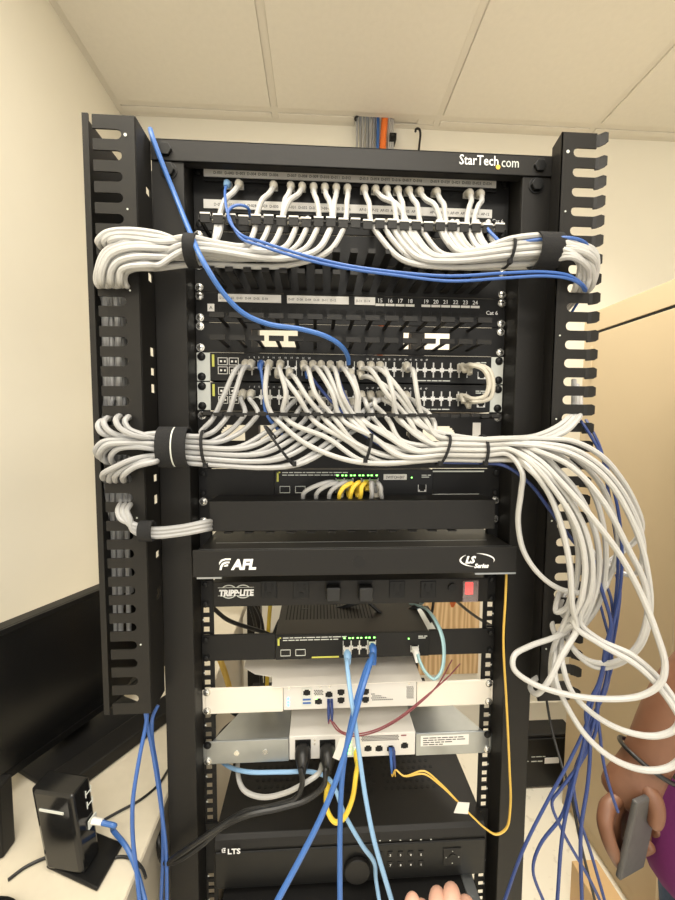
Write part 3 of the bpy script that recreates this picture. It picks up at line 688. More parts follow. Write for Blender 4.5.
for xx in (-186, -140): MB().cyl((xx, -6.8, -600), (xx, -6, -600), 4.5, 16).build('rivet', 'steel', ga)
st = B('printed_label', 'label', ga, (118, 200, -6.6, -6, -601, -583))
for r_, w_ in enumerate(((9, 12, 6, 10, 8, 5, 9), (7, 9, 4, 12, 10, 6, 14), (11, 6, 9, 5, 12), (8, 10, 4, 7))): strokes('label_text', 'ink', st, 122, -587.5 - 3.9 * r_, -6.7, w_, 1.5)
for uu in (303, 327.5):
    x, z = at_front(uu, 748.5, -4); inl = B('power_inlet', 'plastic', ga, (x - 13, x + 13, -5.5, -4, z - 17, z + 16), bevel=1)
for uu in (368, 379, 390.5, 404.5):
    x, z = at_front(uu, 748 if uu < 400 else 745, -4); jack(ga, 'rj_dn', x, z, -4, 'port', 1.05)
for vv in (741, 745, 749, 753): x, z = at_front(349.5, vv, -4); B('status_light', 'green', ga, (x - 2.4, x + 2.4, -4.8, -4, z - 1.8, z + 1.8))
mb = MB(); hx, hz = at_front(362, 736.5, -4)
for r_ in range(4):
    for c_ in range(24): x, z = hx + c_ * 2.6 + (r_ % 2) * 1.3, hz - r_ * 2.5; mb.cyl((x, -4.4, z), (x, -4, z), .95, 6)
mb.build('vent_hole', 'hole', ga)
x, z = at_front(401, 735, -4); B('red_print', 'red', ga, (x, x + 9, -4.4, -4, z - 1.6, z + .4))
mb = MB()
for uu, vv in ((314.5, 740), (314.5, 744)): x, z = at_front(uu, vv, -4); mb.cyl((x, -4.5, z), (x, -4, z), 2, 10)
mb.build('case_screw', 'steel', ga)
# ------------------------------------------------------------------ video recorder and the unit below it
dv = thing('video_recorder', 'large black video recorder with keypad lettered LTS, low in the rack', 'recorder', (5, 0, -806))
mb = MB(); mb.poly([(-30, -806), (330, -806), (330, -722), (-22, -722), (-27, -727), (-30, -738)], 'x', -218, 224); mb.build('case', 'black', dv, bevel=1.2)
B('front_panel', 'plastic', dv, (-216, 222, -33, -30, -804, -742), bevel=1.5)
mb = MB()
for r_ in range(6):
    for c_ in range(20):
        x, y = -165 + c_ * 11 + (r_ % 2) * 5.5, 40 + r_ * 13; mb.poly([(x + 3.4 * math.cos(a * math.pi / 4), y + 3.4 * math.sin(a * math.pi / 4)) for a in range(8)], 'z', -721.9, -721.4)
        mb.poly([(x + 235 + 3.4 * math.cos(a * math.pi / 4), y + 3.4 * math.sin(a * math.pi / 4)) for a in range(8)], 'z', -721.9, -721.4) if c_ < 9 else None
mb.build('vent_hole', 'hole', dv)
x, z = at_front(227.5, 854, -33); text('LTS', 'logo', 'print', dv, x, z, -33.3, 12.5, weight=.35, sx=1.05)
x, z = at_front(223.5, 852, -33); mb = MB(); mb.box(x - 2.5, x + 3, -33.4, -33, z - 1, z + .2); mb.box(x - 2.5, x - 1.3, -33.4, -33, z - 1, z + 5); mb.box(x - 1, x + 3.4, -33.4, -33, z + 5.5, z + 6.7); mb.box(x + .4, x + 3, -33.4, -33, z + 1.6, z + 4.2); mb.build('logo', 'print', dv)
x, z = at_front(357, 868, -33); MB().cyl((x, -40, z), (x, -33, z), 21, 32).build('jog_dial', 'black', dv, bevel=1.5, smooth='auto')
for r_ in range(2):
    for c_ in range(5):
        x, z = at_front(380 + 10.2 * c_, 854 + 10 * r_ - c_ * .25, -33); b_ = B('button', 'black', dv, (x - 4.5, x + 4.5, -34.5, -33, z - 4, z + 4), bevel=.8)
        text('123456789'[(r_ * 5 + c_) % 9], 'button_text', 'print', b_, x, z - 2.5, -34.7, 5, 'CENTER')
x, z = at_front(452, 856, -33); pd = B('arrow_pad', 'black', dv, (x - 15, x + 15, -34.6, -33, z - 15, z + 15), bevel=3); MB().cyl((x, -35.6, z), (x, -34.6, z), 6, 20).build('enter_button', 'plastic', pd)
for a in range(4): xx, zz = x + 10.5 * math.cos(a * math.pi / 2), z + 10.5 * math.sin(a * math.pi / 2); MB().cyl((xx, -35, zz), (xx, -34.6, zz), 1.1, 3).build('arrow_mark', 'ear', pd)
mb = MB()
for c_ in range(6): x, z = at_front(380 + 10.2 * c_, 840.5 - c_ * .25, -33); mb.box(x - 1.2, x + 1.2, -33.5, -33, z - .6, z + .6)
mb.build('indicator', 'ear', dv)
for s in (-1, 1): B('ear', 'flat', dv, (5 + s * 214, s * 239, -4, -.5, -806, -724))
su = thing('server', 'black low unit with a thin bright front edge below the video recorder', 'server', (0, 0, -900))
B('case', 'flat', su, (-205, 205, -62, 330, -896, -815), bevel=1.5); B('front_edge', 'zinc', su, (-200, 190, -63, -61.5, -817, -814.6)); B('handle', 'zinc', su, (185, 203, -64, -20, -830, -812), bevel=1)
B('rack_shelf', 'flat', rk, (-221, 221, -2, 420, -812, -808))
B('rack_shelf', 'flat', rk, (-221, 221, -2, 420, -902, -898))
# sticker flag on the fibre
# ================================================================== CABLES
RC = 3.75
def bundle(i, n, rows, c, pitch=7.7):
    """offset of the i-th of n cables in a bundle, top rows first: (dy, dz)"""
    per = math.ceil(n / rows); r_ = i // per; d_ = i % per
    return -(d_ - (per - 1) / 2) * pitch + (r_ % 2) * 1.2, ((rows - 1) / 2 - r_) * pitch
# --- top left bundle: (port, row) and pixel where it crosses the bar
TL = [(0, 1, 217), (1, 1, 221), (2, 0, 219), (5, 0, 256), (3, 1, 269), (6, 0, 282), (7, 0, 282), (6, 1, 297), (7, 1, 308), (8, 0, 319), (9, 0, 332), (10, 0, 333), (11, 0, 346)]
n = len(TL); ends = [98, 104, 110, 97, 99.5, 102, 105, 108, 111, 114, 117, 120.5, 125]
CT = P(190, 251, -78)
for i, (pi, r_, ub) in enumerate(TL):
    x = px24(pi); z = (285, 236)[r_]; dy, dz = bundle(i, n, 4, None)
    b = P(ub, 219, -52); far = (ub - 215) / 135.0
    pts = [(x, -22, z - 8)]
    if r_ == 0: pts += [(x + (b[0] - x) * .2, -34, z - 24), (x + (b[0] - x) * .65, -46, z * .4 + b[2] * .6)]
    else: pts += [(x + (b[0] - x) * .4, -36, z - 13)]
    yy = 251 - dz / 1.35
    pts += [b, P(ub - 1 - 3 * far, 232, -60)]
    if ub > 240: pts += [P(ub - 8 - 10 * far, 243 + 9 * far, -70 + dy * .3), P(ub - 20 - 40 * far, yy + 6 * far, -73 + dy * .6)]
    else: pts += [P(212, 244, -70 + dy * .5)]
    pts += [(CT[0], CT[1] + dy, CT[2] + dz)]
    e = ends[i]; top = i < 3
    yl = (236, 242, 246)[i] if top else 240 + (i - 3) * 2.8
    lay = -98 - (i % 3) * 6
    if top: pts += [P(160, 234 + 4 * i, -88 - 3 * i), P(125, 230 + 4 * i, -98), P(106 + i * 4, 233 + 3 * i, -102), P(e, 241, -101), P(e + 2, 246, -92), P(e + 5, 250, -70), P(e + 6, 290, -62 + 5 * i), P(e + 8, 400, -60 + 6 * i)]
    else: pts += [P(158, yl + 3, -86 - (i % 3) * 6), P(e + 26, yl + 3, lay), P(e + 8, yl + (276 - yl) * .34, lay - 2), P(e + .5, max(271, yl + 8), lay), P(e - .5, 281, lay + 6), P(e + 1, 285, -90), P(e + 4, 289, -71), P(e + 7, 330, -60 + (i % 4) * 9), P(e + 9, 420, -58 + (i % 4) * 9)]
    c = cable(pts, RC, 'white', 'white cable of the top left bundle, %s from the left at the upper bar' % ORD[i], group='white cables of the top left bundle')
    plug(c, x, -5, z)
band('velcro_strap', (CT[0] + 4, CT[1], CT[2]), 0, 19, 18.5, 15, 'velcro', 'black velcro strap round the top left cable bundle', cat='strap', th=2, tail=False)
# --- top right bundle
TR = [(23, 1, 488), (22, 1, 477), (22, 0, 474), (21, 0, 467), (20, 1, 457), (20, 1, 452), (18, 0, 446), (18, 1, 438), (17, 0, 441), (16, 0, 420), (16, 1, 410), (15, 0, 404), (15, 1, 398), (14, 0, 397), (13, 0, 407), (14, 1, 390), (13, 1, 382), (12, 0, 371)]
TR = sorted(TR, key=lambda q: -q[2]); n = len(TR)
CR = P(508, 253, -80); CV = P(545, 251, -92)
for i, (pi, r_, ub) in enumerate(TR):
    x = px24(pi); z = (285, 236)[r_]; dy, dz = bundle(i, n, 5, None, 7.0)
    b = P(ub, 222, -52); far = (490 - ub) / 120.0
    pts = [(x, -22, z - 8)]
    if r_ == 0: pts += [(x + (b[0] - x) * .2, -34, z - 24), (x + (b[0] - x) * .65, -46, z * .4 + b[2] * .6)]
    else: pts += [(x + (b[0] - x) * .4, -36, z - 13)]
    yy = 253 - dz / 1.4
    pts += [b, P(ub + 3 + 6 * far, 237, -60), P(ub + 10 + 22 * far, 246 + 14 * far, -71 + dy * .4), P(min(500, ub + 18 + 55 * far), yy + 4 * far, -76 + dy * .7)]
    pts += [(CR[0], CR[1] + dy, CR[2] + dz), (CV[0], CV[1] + dy, CV[2] + dz)]
    k_ = i / (n - 1)
    pts += [P(571, 243 + 14 * k_, -100 - (i % 3) * 7), P(594 - (i % 4) * 3.6 - 4 * k_, 251 + 15 * k_, -100 - (i % 3) * 6), P(597 - (i % 4) * 5 - 4 * k_, 268 + 10 * k_, -96), P(592 - (i % 4) * 5.4, 286, -86 - (i % 2) * 3), P(585 - (i % 4) * 4, 293, -66), P(570 - (i % 4) * 3, 306, -40 + (i % 5) * 6), P(553 - (i % 4) * 2, 330, -8 + (i % 5) * 8), P(549 - (i % 4) * 2, 420, (i % 5) * 8)]
    c = cable(pts, RC, 'white', 'white cable of the top right bundle, %s from the right at the upper bar' % ORD[i], group='white cables of the top right bundle')
    plug(c, x, -5, z)
band('cable_tie', (CR[0], CR[1], CR[2]), 0, 17, 19, 4, 'velcro', 'thin black cable tie on the top right bundle, left of the velcro strap', tilt=.15)
band('velcro_strap', CV, 0, 20, 20.5, 32, 'velcro', 'wide black velcro strap round the top right cable bundle', cat='strap', th=2, tail=False)
# --- lower bundles: switch ports (pixel x, row), pixel at the lower bar
rowz = [27.3, 15.7, -17.1, -28.7]; rowv = [364, 376, 394, 401]
LL = [(247, 0, 216), (252, 0, 229), (244, 2, 245), (252, 2, 258), (300, 2, 284), (312, 2, 297), (322, 3, 309), (333, 3, 322), (343, 2, 334), (352, 3, 346), (379, 2, 362), (372, 3, 372)]
LR = [(270, 0, 271), (281, 0, 283), (279, 1, 308), (290, 1, 320), (304, 0, 330), (313, 0, 338), (321, 0, 346), (330, 0, 352), (340, 0, 357), (350, 1, 359), (361, 2, 370), (360, 0, 404), (370, 0, 414), (379, 0, 396), (360, 1, 410), (370, 2, 383), (379, 2, 394), (405, 0, 421), (405, 2, 428)]
CL = P(200, 450, -78); n = len(LL); LL = sorted(LL, key=lambda q: q[2])
lend = [(98, 424), (104, 421), (116, 419), (125, 420), (97, 441), (101, 444), (104, 446), (112, 448), (104, 479), (110, 481), (116, 481), (124, 481)]
for i, (up, r_, ub) in enumerate(LL):
    x = P(up, 370, -7)[0]; z = rowz[r_]; dy, dz = bundle(i, n, 6, None, 7.4)
    b = P(ub, 413, -57 if r_ == 0 else -49); far = (ub - 210) / 165.0; yy = 450 - dz / 1.35
    bk = 0 if r_ == 0 else 12
    pts = [(x, -25, z - 8), (x * .8 + b[0] * .2, -44, z - 12), (x * .3 + b[0] * .7, -56 + bk, z * .3 + b[2] * .7), b, P(ub - 5, 421, -62 + bk), P(ub - 14 - 14 * far, 431 + 6 * far, -64 + bk * .6)]
    if ub > 240: pts += [P(ub - 25 - 50 * far, yy + 1 * far, -70 + dy * .5)]
    pts += [(CL[0], CL[1] + dy, CL[2] + dz), P(160, 447 - dz / 1.35, -92 + dy * .6)]
    eu, ev = lend[i]; lay = -100 - (i % 3) * 5
    if i < 4: pts += [P(eu + 18, 437 - i * .8, lay), P(eu + 4, ev + 9, lay - 4), P(eu, ev + 2, lay - 2), P(eu + 3, ev - 3, -93), P(eu + 6, ev - 3, -72), P(eu + 8, ev - 30, -58 + 8 * (i % 3)), P(eu + 9, ev - 90, -58 + 8 * (i % 3))]
    elif i < 8: pts += [P(eu + 24, ev - 1, lay - 2), P(eu + 6, ev + 1, lay - 6), P(eu - 1, ev + 8, lay - 4), P(eu + 1, ev + 15, -98), P(eu + 5, ev + 17, -90), P(eu + 8, ev + 16, -70), P(eu + 9, ev + 55, -56), P(eu + 9, ev + 160, -50)]
    else: pts += [P(eu + 30, 459 + (i - 8), lay), P(eu + 11, 467, lay - 3), P(eu, ev - 6, lay), P(eu - 1, ev - 1, -94), P(eu + 2, ev + 3, -72), P(eu + 3, ev + 40, -58), P(eu + 5, ev + 150, -54)]
    c = cable(pts, 3.5, 'grey', 'grey cable of the lower left bundle, %s from the left at the lower bar' % ORD[i], group='grey cables of the lower left bundle')
    plug(c, x, -8, z)
for k_, (u, lab, w_) in enumerate(((206, 'thin cable tie on the lower left bundle, next to the velcro strap', 4), (280, 'slanting cable tie where the lower left bundle begins', 4))):
    q = P(u, 449 if u < 250 else 446, -76); band('cable_tie', q, 0, 20 if u < 250 else 17, 25 if u < 250 else 27, w_, 'velcro', lab, tilt=(-.1 if u < 250 else -.75))
q = P(175, 447, -86); band('velcro_strap', q, 0, 17, 25, 38, 'velcro', 'wide black velcro strap round the lower left cable bundle', cat='strap', th=2, tail=False)
q = P(181, 447, -86); band('velcro_strap', (q[0] - 6, q[1] - 1, q[2]), 0, 19, 26.0, 1.6, 'ear', 'pale edge stripe of the velcro strap on the lower left bundle', cat='strap', th=.6, tail=False)
# --- lower right: fan-out paths, as (u, v, Y)
FAN = [
 [(535, 436, -92), (558, 426, -92), (568, 418, -90), (573, 414, -70), (574, 380, -45)],
 [(538, 439, -94), (562, 429, -96), (573, 419, -92), (577, 414, -70), (577, 385, -38)],
 [(540, 441, -96), (565, 432, -100), (578, 419, -94), (580, 413, -70), (580, 390, -30)],
 [(545, 439, -106), (572, 441, -118), (600, 455, -122), (622, 480, -118), (637, 508, -108), (642, 527, -98), (636, 540, -84), (622, 552, -70), (590, 575, -55)],
 [(545, 444, -112), (575, 450, -126), (606, 471, -134), (630, 505, -134), (643, 545, -128), (639, 570, -112), (628, 575, -90), (600, 560, -66), (585, 540, -50)],
 [(545, 447, -116), (576, 456, -132), (608, 481, -142), (636, 530, -146), (648, 575, -146), (650, 612, -142), (640, 646, -134), (618, 664, -126), (596, 667, -118), (578, 655, -108), (568, 638, -96), (570, 622, -72)],
 [(540, 452, -118), (570, 466, -136), (600, 497, -148), (628, 548, -152), (645, 585, -152), (647, 618, -148), (634, 650, -138), (610, 663, -126), (588, 660, -114), (573, 648, -104), (566, 630, -90), (575, 612, -66)],
 [(540, 461, -122), (562, 483, -142), (590, 515, -156), (618, 552, -164), (640, 592, -170), (656, 632, -178), (665, 665, -184), (660, 684, -184), (640, 696, -176), (605, 699, -164), (565, 694, -150), (532, 683, -138), (514, 669, -128), (514, 656, -122), (530, 646, -114), (555, 637, -106), (570, 628, -94), (575, 612, -68)],
 [(535, 463, -124), (562, 490, -138), (582, 522, -146), (592, 560, -148), (590, 592, -142), (580, 622, -130), (600, 640, -140), (632, 655, -156), (660, 680, -172), (678, 708, -186), (676, 728, -186), (655, 736, -178), (622, 730, -166), (592, 713, -150), (572, 692, -132), (562, 660, -112), (562, 630, -84)],
 [(532, 464, -128), (556, 492, -142), (576, 525, -150), (585, 562, -150), (582, 596, -144), (574, 625, -132), (600, 644, -146), (640, 668, -166), (672, 705, -186), (688, 742, -196), (672, 766, -192), (645, 770, -184), (615, 760, -172), (588, 738, -156), (568, 708, -138), (556, 680, -120), (556, 650, -98), (566, 630, -76)],
 [(530, 461, -116), (558, 484, -130), (578, 516, -138), (590, 556, -138), (592, 590, -132), (584, 615, -118), (566, 628, -104), (556, 635, -92), (552, 622, -78), (560, 600, -60)],
 [(528, 466, -126), (548, 492, -134), (562, 528, -140), (570, 568, -144), (572, 605, -140), (576, 630, -132), (562, 655, -138), (548, 682, -140), (537, 694, -132), (531, 690, -116), (532, 682, -90), (540, 676, -66)],
 [(530, 470, -128), (538, 478, -132), (552, 500, -130), (563, 535, -120), (572, 580, -112), (566, 608, -106), (556, 612, -100), (558, 597, -92), (562, 590, -70)],
 [(522, 472, -118), (521, 492, -112), (518, 522, -104), (524, 552, -104), (540, 575, -110), (560, 589, -116), (585, 593, -118), (604, 588, -104), (610, 570, -70)],
 [(545, 446, -104), (570, 455, -112), (596, 478, -116), (612, 510, -112), (618, 545, -104), (608, 580, -92), (592, 600, -72)],
 [(545, 449, -108), (566, 460, -116), (590, 487, -122), (602, 520, -122), (606, 560, -118), (600, 600, -108), (584, 625, -92), (566, 640, -70)],
 [(540, 455, -112), (560, 472, -124), (582, 500, -132), (597, 540, -134), (598, 580, -128), (588, 612, -118), (572, 640, -106), (560, 658, -92), (552, 650, -70)],
 [(535, 458, -114), (556, 478, -126), (574, 505, -130), (586, 545, -130), (584, 590, -122), (570, 620, -108), (560, 610, -90), (566, 590, -66)],
 [(530, 462, -118), (552, 484, -128), (568, 512, -130), (578, 548, -126), (576, 584, -116), (566, 618, -104), (553, 650, -98), (551, 680, -88), (556, 690, -66)],
]
CB = P(482, 449.5, -82); LR = sorted(LR, key=lambda q: -q[2]); n = len(LR)
C2 = P(443, 449, -78)
for i, (up, r_, ub) in enumerate(LR):
    bi = i + (2 if i % 4 < 2 else -2) if i < n - n % 4 else i; jt = ((i * 37) % 7 - 3) * 2.4
    x = P(up, 370, -7)[0]; z = rowz[r_]; dy, dz = bundle(bi, n, 5, None, 7.2)
    b = P(ub, 413, -57 if r_ < 2 else -49); far = (430 - ub) / 160.0; yy = 450 - dz / 1.4
    bk = 0 if r_ < 2 else 8
    pts = [(x, -25, z - 8), (x * .82 + b[0] * .18, -46, z - 12), (x * .35 + b[0] * .65 + jt, -58 + bk - (i % 3) * 2, z * .35 + b[2] * .65), b, P(ub + 6 + 4 * far, 422 + 2 * far, -64 + bk * .6), P(ub + 16 + 24 * far + jt * .8, 434 + 8 * far - jt * .5, -67 + dy * .3)]
    if ub < 405: pts += [P(min(438, ub + 28 + 60 * far), yy + 2 * far, -73 + dy * .6)]
    if ub < 410: pts += [(C2[0], C2[1] + dy, C2[2] + dz)]
    pts += [(CB[0], CB[1] + dy, CB[2] + dz), P(508, 449 - dz / 1.35, -90 + dy)] + [P(*q) for q in FAN[i]]
    c = cable(pts, 3.55, 'white', 'white cable of the lower right bundle, %s from the right at the lower bar' % ORD[i], group='white cables of the lower right bundle')
    plug(c, x, -8, z)
for u, v, ry, rz, lab, tl in ((368, 448, 16, 19, 'left of the three cable ties on the lower right bundle', .25), (443, 450, 19, 20.5, 'middle of the three cable ties on the lower right bundle', .35), (482, 450, 19, 20.5, 'right of the three cable ties on the lower right bundle', .0)):
    band('cable_tie', P(u, v, -79), 0, ry, rz, 4, 'velcro', lab, tilt=tl)
# the two loop cables between the big switches
for i, (z0_, z1_, ru) in enumerate(((27.3, -19, 490), (24, -27, 494))):
    x = P(460 + 5 * i, 368, -7)[0]
    c = cable([(x, -28, z0_ - 2), P(472 + 4 * i, 365, -52), P(484 + 5 * i, 370, -58), P(ru - 1, 384, -58), P(485 + 5 * i, 396 + 2 * i, -54), P(474, 399 + 3 * i, -44), (x, -28, z1_)], 3.3, 'ivory', ['inner beige loop cable joining the two big switches at their right end', 'outer beige loop cable joining the two big switches at their right end'][i], group='beige loops joining the switches')
    plug(c, x, -8, z0_, s=.9); plug(c, x, -8, z1_, s=.9)
# small left bundle through the left comb, below the velcro
for i in range(3):
    cable([P(212, 521 + 3.6 * i, -50), P(205, 522 + 3.8 * i, -70), P(180, 527 + 3.6 * i, -80), P(150, 529 + 3.6 * i, -94), P(133, 526 + 3.2 * i - 2, -101), P(121 + i * 4.5, 519, -102), P(118 + i * 4.5, 511, -98), P(120 + i * 5, 505, -88), P(121 + i * 5, 502, -70), P(119 + 5 * i, 440, -58 + 9 * i)], 3.5, 'grey', ['top', 'middle', 'lowest'][i] + ' of three grey cables tied together at the left, beside the long cover plate', group='three grey cables at the left')
q = P(147, 531, -97); band('velcro_strap', q, 0, 9, 12, 17, 'velcro', 'small black velcro strap round the three grey cables at the left', cat='strap', th=1.8, tail=False)
# a few grey cables standing inside the left comb
for i in range(4):
    cable([P(103 + 6.5 * i, 300, -45 + 8 * (i % 2)), P(104 + 6 * i, 360, -42), P(106 + 6 * i, 450, -40), P(110 + 5 * i, 530, -40), P(110 + 7 * i, 592, -30)], 4, 'grey', '%s from the left of the grey cables standing inside the left comb' % ORD[i], group='grey cables inside the left comb')
# --- blue cables across the upper rack
cable([P(158, 175, 140), P(152, 136, -10), P(150.5, 130, -44), P(152.5, 137, -52), P(161, 160, -52), P(175, 195, -52), P(190, 232, -78), P(204, 263, -112), P(224, 294, -104), P(243, 313, -92), P(268, 324, -82), P(300, 329, -76), P(325, 336, -74), P(340, 345, -66), P(348, 357, -40), P(348.5, 364, -30)], 3.4, 'brightblue', 'bright blue cable slanting from the top left corner to the upper big switch')
c = bpy.data.objects[-1] if False else None
for i in range(2):
    x = px24((1, 3)[i]); z = (285, 236)[i]
    a = [(x, -22, z - 8), P(225, 192, -42), P(228, 214, -66)] if i == 0 else [(x, -22, z - 8), P(248, 208, -52), P(238, 205, -62), P(229, 210, -68), P(229, 220, -70)]
    c = cable(a + [P(240, 237 - i * 3, -74), P(262, 246 - i * 4, -96), P(300, 258 - i * 4, -102), P(345, 268 - i * 3, -104), P(395, 275 - i * 3, -106), P(450, 281 - i * 5, -108), P(505, 278 - i * 5, -108), P(545, 276 - i * 4, -110), P(570, 279 - 3 * i, -108), P(581 + i * 2, 285, -101), P(584 + 2 * i, 290, -90), P(584, 293, -70), P(570, 315, -30), P(556, 340, -10)], 1.9, 'blue', ['thin blue cable from the upper port row running across the rack to the right comb', 'thin blue cable curling from the lower port row and crossing to the right comb'][i], group='thin blue cables across the rack')
    plug(c, x, -5, z, 'paleblue', s=.85)
c = cable([(px24(23) - 8, -26, 236), P(487, 228, -60), P(494, 236, -70), P(503, 243, -84), P(520, 242, -92), P(545, 239, -104), P(570, 238, -112), P(585, 243, -106), P(590, 256, -90), P(588, 270, -66)], 2.2, 'blue', 'thin blue cable on top of the top right bundle'); plug(c, px24(23) - 8, -5, 238, 'label', s=.9)
for i, (up, r_, ub) in enumerate(((262, 0, 268), (308, 1, 345), (336, 1, 354))):
    x = P(up, 370, -7)[0]; z = rowz[r_]
    tail = [P(264, 392, -40), P(266, 413, -44), P(285, 438, -52)] if i == 0 else [P((up * .5 + ub * .5), 396, -50), P(ub, 415, -56), P(ub + 16, 432, -60)]
    pts = [(x, -26, z - 3)] + tail
    if i: pts += [P(400, 455, -66), P(443, 462, -70), P(482, 463, -76), P(505, 466, -92), P(530, 484, -104), P(550, 510, -104 - 3 * i), P(570, 537, -104), P(592, 566, -112), P(605, 600, -120), P(611, 625, -122), P(610 - 2 * i, 645, -122), P(600, 680, -124), P(592 - 3 * i, 712, -126), P(578 + 6 * i, 742, -130), P(560 + 14 * i, 782, -136), P(545 + 18 * i, 830, -142), P(532 + 25 * i, 905, -150)]
    c = cable(pts, 2.3, 'navy' if i else 'blue', ['thin blue cable from the left end of the upper big switch', 'thin dark blue cable from the middle of the upper big switch, left one', 'thin dark blue cable from the middle of the upper big switch, right one'][i], group='thin blue cables from the upper switch')
    plug(c, x, -8, z, 'blue', s=.85)
# blue bundle at right
BR = [[(574, 414, -50), (583, 424, -84), (596, 445, -92), (608, 470, -100), (613, 488, -104), (618, 510, -108), (622, 550, -112), (620, 590, -114), (612, 630, -118), (604, 665, -122), (593, 700, -126), (586, 725, -128), (570, 760, -132), (548, 800, -140), (523, 850, -148), (503, 905, -156)],
      [(586, 420, -50), (594, 434, -80), (601, 450, -88), (606, 478, -94), (613, 520, -100), (618, 560, -104), (616, 595, -108), (611, 640, -114), (606, 680, -118), (598, 708, -122), (590, 735, -126), (578, 765, -130), (560, 790, -134), (552, 802, -136), (562, 830, -140), (590, 880, -148), (602, 905, -150)],
      [(594, 560, -66), (601, 575, -84), (610, 595, -100), (613, 620, -108), (609, 650, -114), (599, 690, -120), (597, 705, -122), (596, 730, -126), (590, 745, -128), (572, 780, -132), (562, 815, -136), (540, 845, -142), (533, 870, -146), (545, 905, -152)],
      [(596, 590, -64), (603, 615, -86), (611, 650, -104), (606, 690, -112), (592, 718, -120), (584, 745, -124), (574, 775, -128), (577, 810, -134), (590, 850, -140), (606, 905, -150)],
      [(616, 575, -70), (620, 588, -90), (617, 620, -104), (612, 650, -110), (611, 670, -112), (598, 706, -122), (600, 735, -126), (604, 765, -130), (612, 795, -134), (618, 812, -138)]]
for i, q in enumerate(BR): cable([P(*a) for a in q], 2.0, 'navy', '%s of the thin dark blue cables hanging in a strand right of the right comb' % ORD[i], group='dark blue cables hanging at the right')
cable([P(543, 670, -30), P(546, 696, -40), P(552, 730, -60), P(562, 765, -90), P(570, 790, -120), P(580, 840, -140), P(596, 905, -150)], 1.9, 'cord', 'thin dark cable hanging in front of the black case on the floor')
# --- short cables of the middle switch
for i, (u, col, eu, r_) in enumerate(((344, 'grey', 303, 0), (349, 'grey', 316, 1), (354, 'grey', 329, 0), (359, 'yellow', 339, 0), (364, 'yellow', 350, 1), (367, 'yellow', 360, 0), (372, 'grey', 371, 1), (376, 'grey', 382, 0))):
    x = (-20, -20, -6.5, -6.5, 7, 20.5, 34, 34)[i]; z = (-154, -166)[(0, 1, 0, 1, 1, 0, 1, 0)[i]]
    c = cable([(x, -28, z), P(u - (u - eu) * .35, 482 + 1.2 * (i % 2), -42), P(eu + (u - eu) * .25, 487, -46), P(eu + (1 if eu < u else -1), 493, -44), P(eu, 500, -36), (P(eu, 505, -30)[0], -24, -196)], 3.3, col, ['leftmost grey cable of the middle switch', 'second grey cable of the middle switch', 'third grey cable of the middle switch', 'left yellow cable of the middle switch', 'middle yellow cable of the middle switch', 'right yellow cable of the middle switch', 'grey cable just right of the yellow cables', 'rightmost grey cable of the middle switch'][i] + ', tucked behind the long cover plate', group='short cables of the middle switch')
    plug(c, x, -9, z, col if col == 'yellow' else 'ivory', s=.9)
# --- blue cables of the lower switch
X4 = {0: 20, 3: 60.5}
c = cable([(-7, -24, -437), P(347, 662, -46), P(350, 690, -78), P(355, 722, -92), P(360, 760, -100), P(366, 800, -108), P(374, 840, -120), P(384, 875, -130), P(396, 915, -142)], 3.3, 'paleblue', 'pale blue cable from the left port of the lower switch hanging to the bottom edge'); plug(c, -7, -9, -429, 'paleblue')
c = cable([(33.5, -24, -427), P(372, 658, -52), P(362, 690, -88), P(350, 735, -104), P(338, 775, -116), P(322, 815, -128), P(302, 855, -140), P(275, 905, -158)], 3.8, 'brightblue', 'blue cable from the right ports of the lower switch slanting to the bottom left'); plug(c, 33.5, -9, -419, 'brightblue')
c = cable([(33.5, -24, -439), P(369, 662, -46), P(358, 695, -80), P(348, 738, -92), P(342, 780, -100), P(340, 830, -112), P(340, 905, -130)], 3.8, 'brightblue', 'blue cable from the right ports of the lower switch hanging straight down'); plug(c, 33.5, -9, -431, 'brightblue')
cable([P(222, 762, 30), P(232, 768, 10), P(250, 772, -10), P(285, 772, -16), P(312, 772, -20), P(330, 780, -34), P(345, 815, -60), P(362, 845, -70), P(374, 862, -60), P(376, 880, -50), P(380, 905, -60)], 3.2, 'paleblue', 'dull blue cable running under the zinc bracket and down past the dial')
cable([P(285, 698, 60), P(262, 725, 60), P(240, 755, 40), P(238, 775, 10), P(244, 790, -10), P(262, 797, -22), P(285, 793, -30), P(305, 783, -36), P(318, 774, -30), P(322, 764, 0)], 3.8, 'white', 'white cable looping below the left zinc bracket')
x, z = at_front(356.5, 748, -4)
c = cable([(x, -28, z - 2), P(356, 775, -56), P(352, 800, -62), P(343, 819, -66), P(335, 822, -64), P(328, 812, -56), P(326, 795, -40), P(330, 780, -24)], 3.6, 'yellow', 'yellow cable looping below the white rack appliance'); plug(c, x, -5, z, 'yellow')
# power cords of the grey appliance
for i, u in enumerate((303, 327.5)):
    x, z = at_front(u, 748.5, -4)
    tail = [P(302, 785, -46), P(296, 798, -50), P(275, 806, -52), P(245, 812, -54)] if i == 0 else [P(324, 785, -48), P(308, 799, -52), P(280, 808, -56), P(248, 815, -60)]
    c = cable([(x, -36, z - 12), P(u - 2, 770, -44)] + tail + [P(222, 825 + 2 * i, -58), P(200, 840 + 6 * i, -62), P(178, 855 + 5 * i, -62), P(166, 862, -52), P(160, 850 + 4 * i, -30), P(158, 820, 0), P(170, 780, 90)], 4.1, 'cord', ['black power cord from the left plug of the white rack appliance', 'black power cord from the right plug of the white rack appliance'][i], name='power_cable', cat='power cable', group='power cords of the rack appliance')
    MB().tube([(x, -5, z), (x, -12, z), (x, -22, z - 2), (x, -30, z - 8), (x, -36, z - 14)], [12, 13, 12, 8, 5], 10).build('connector', 'cord', c, smooth='auto')
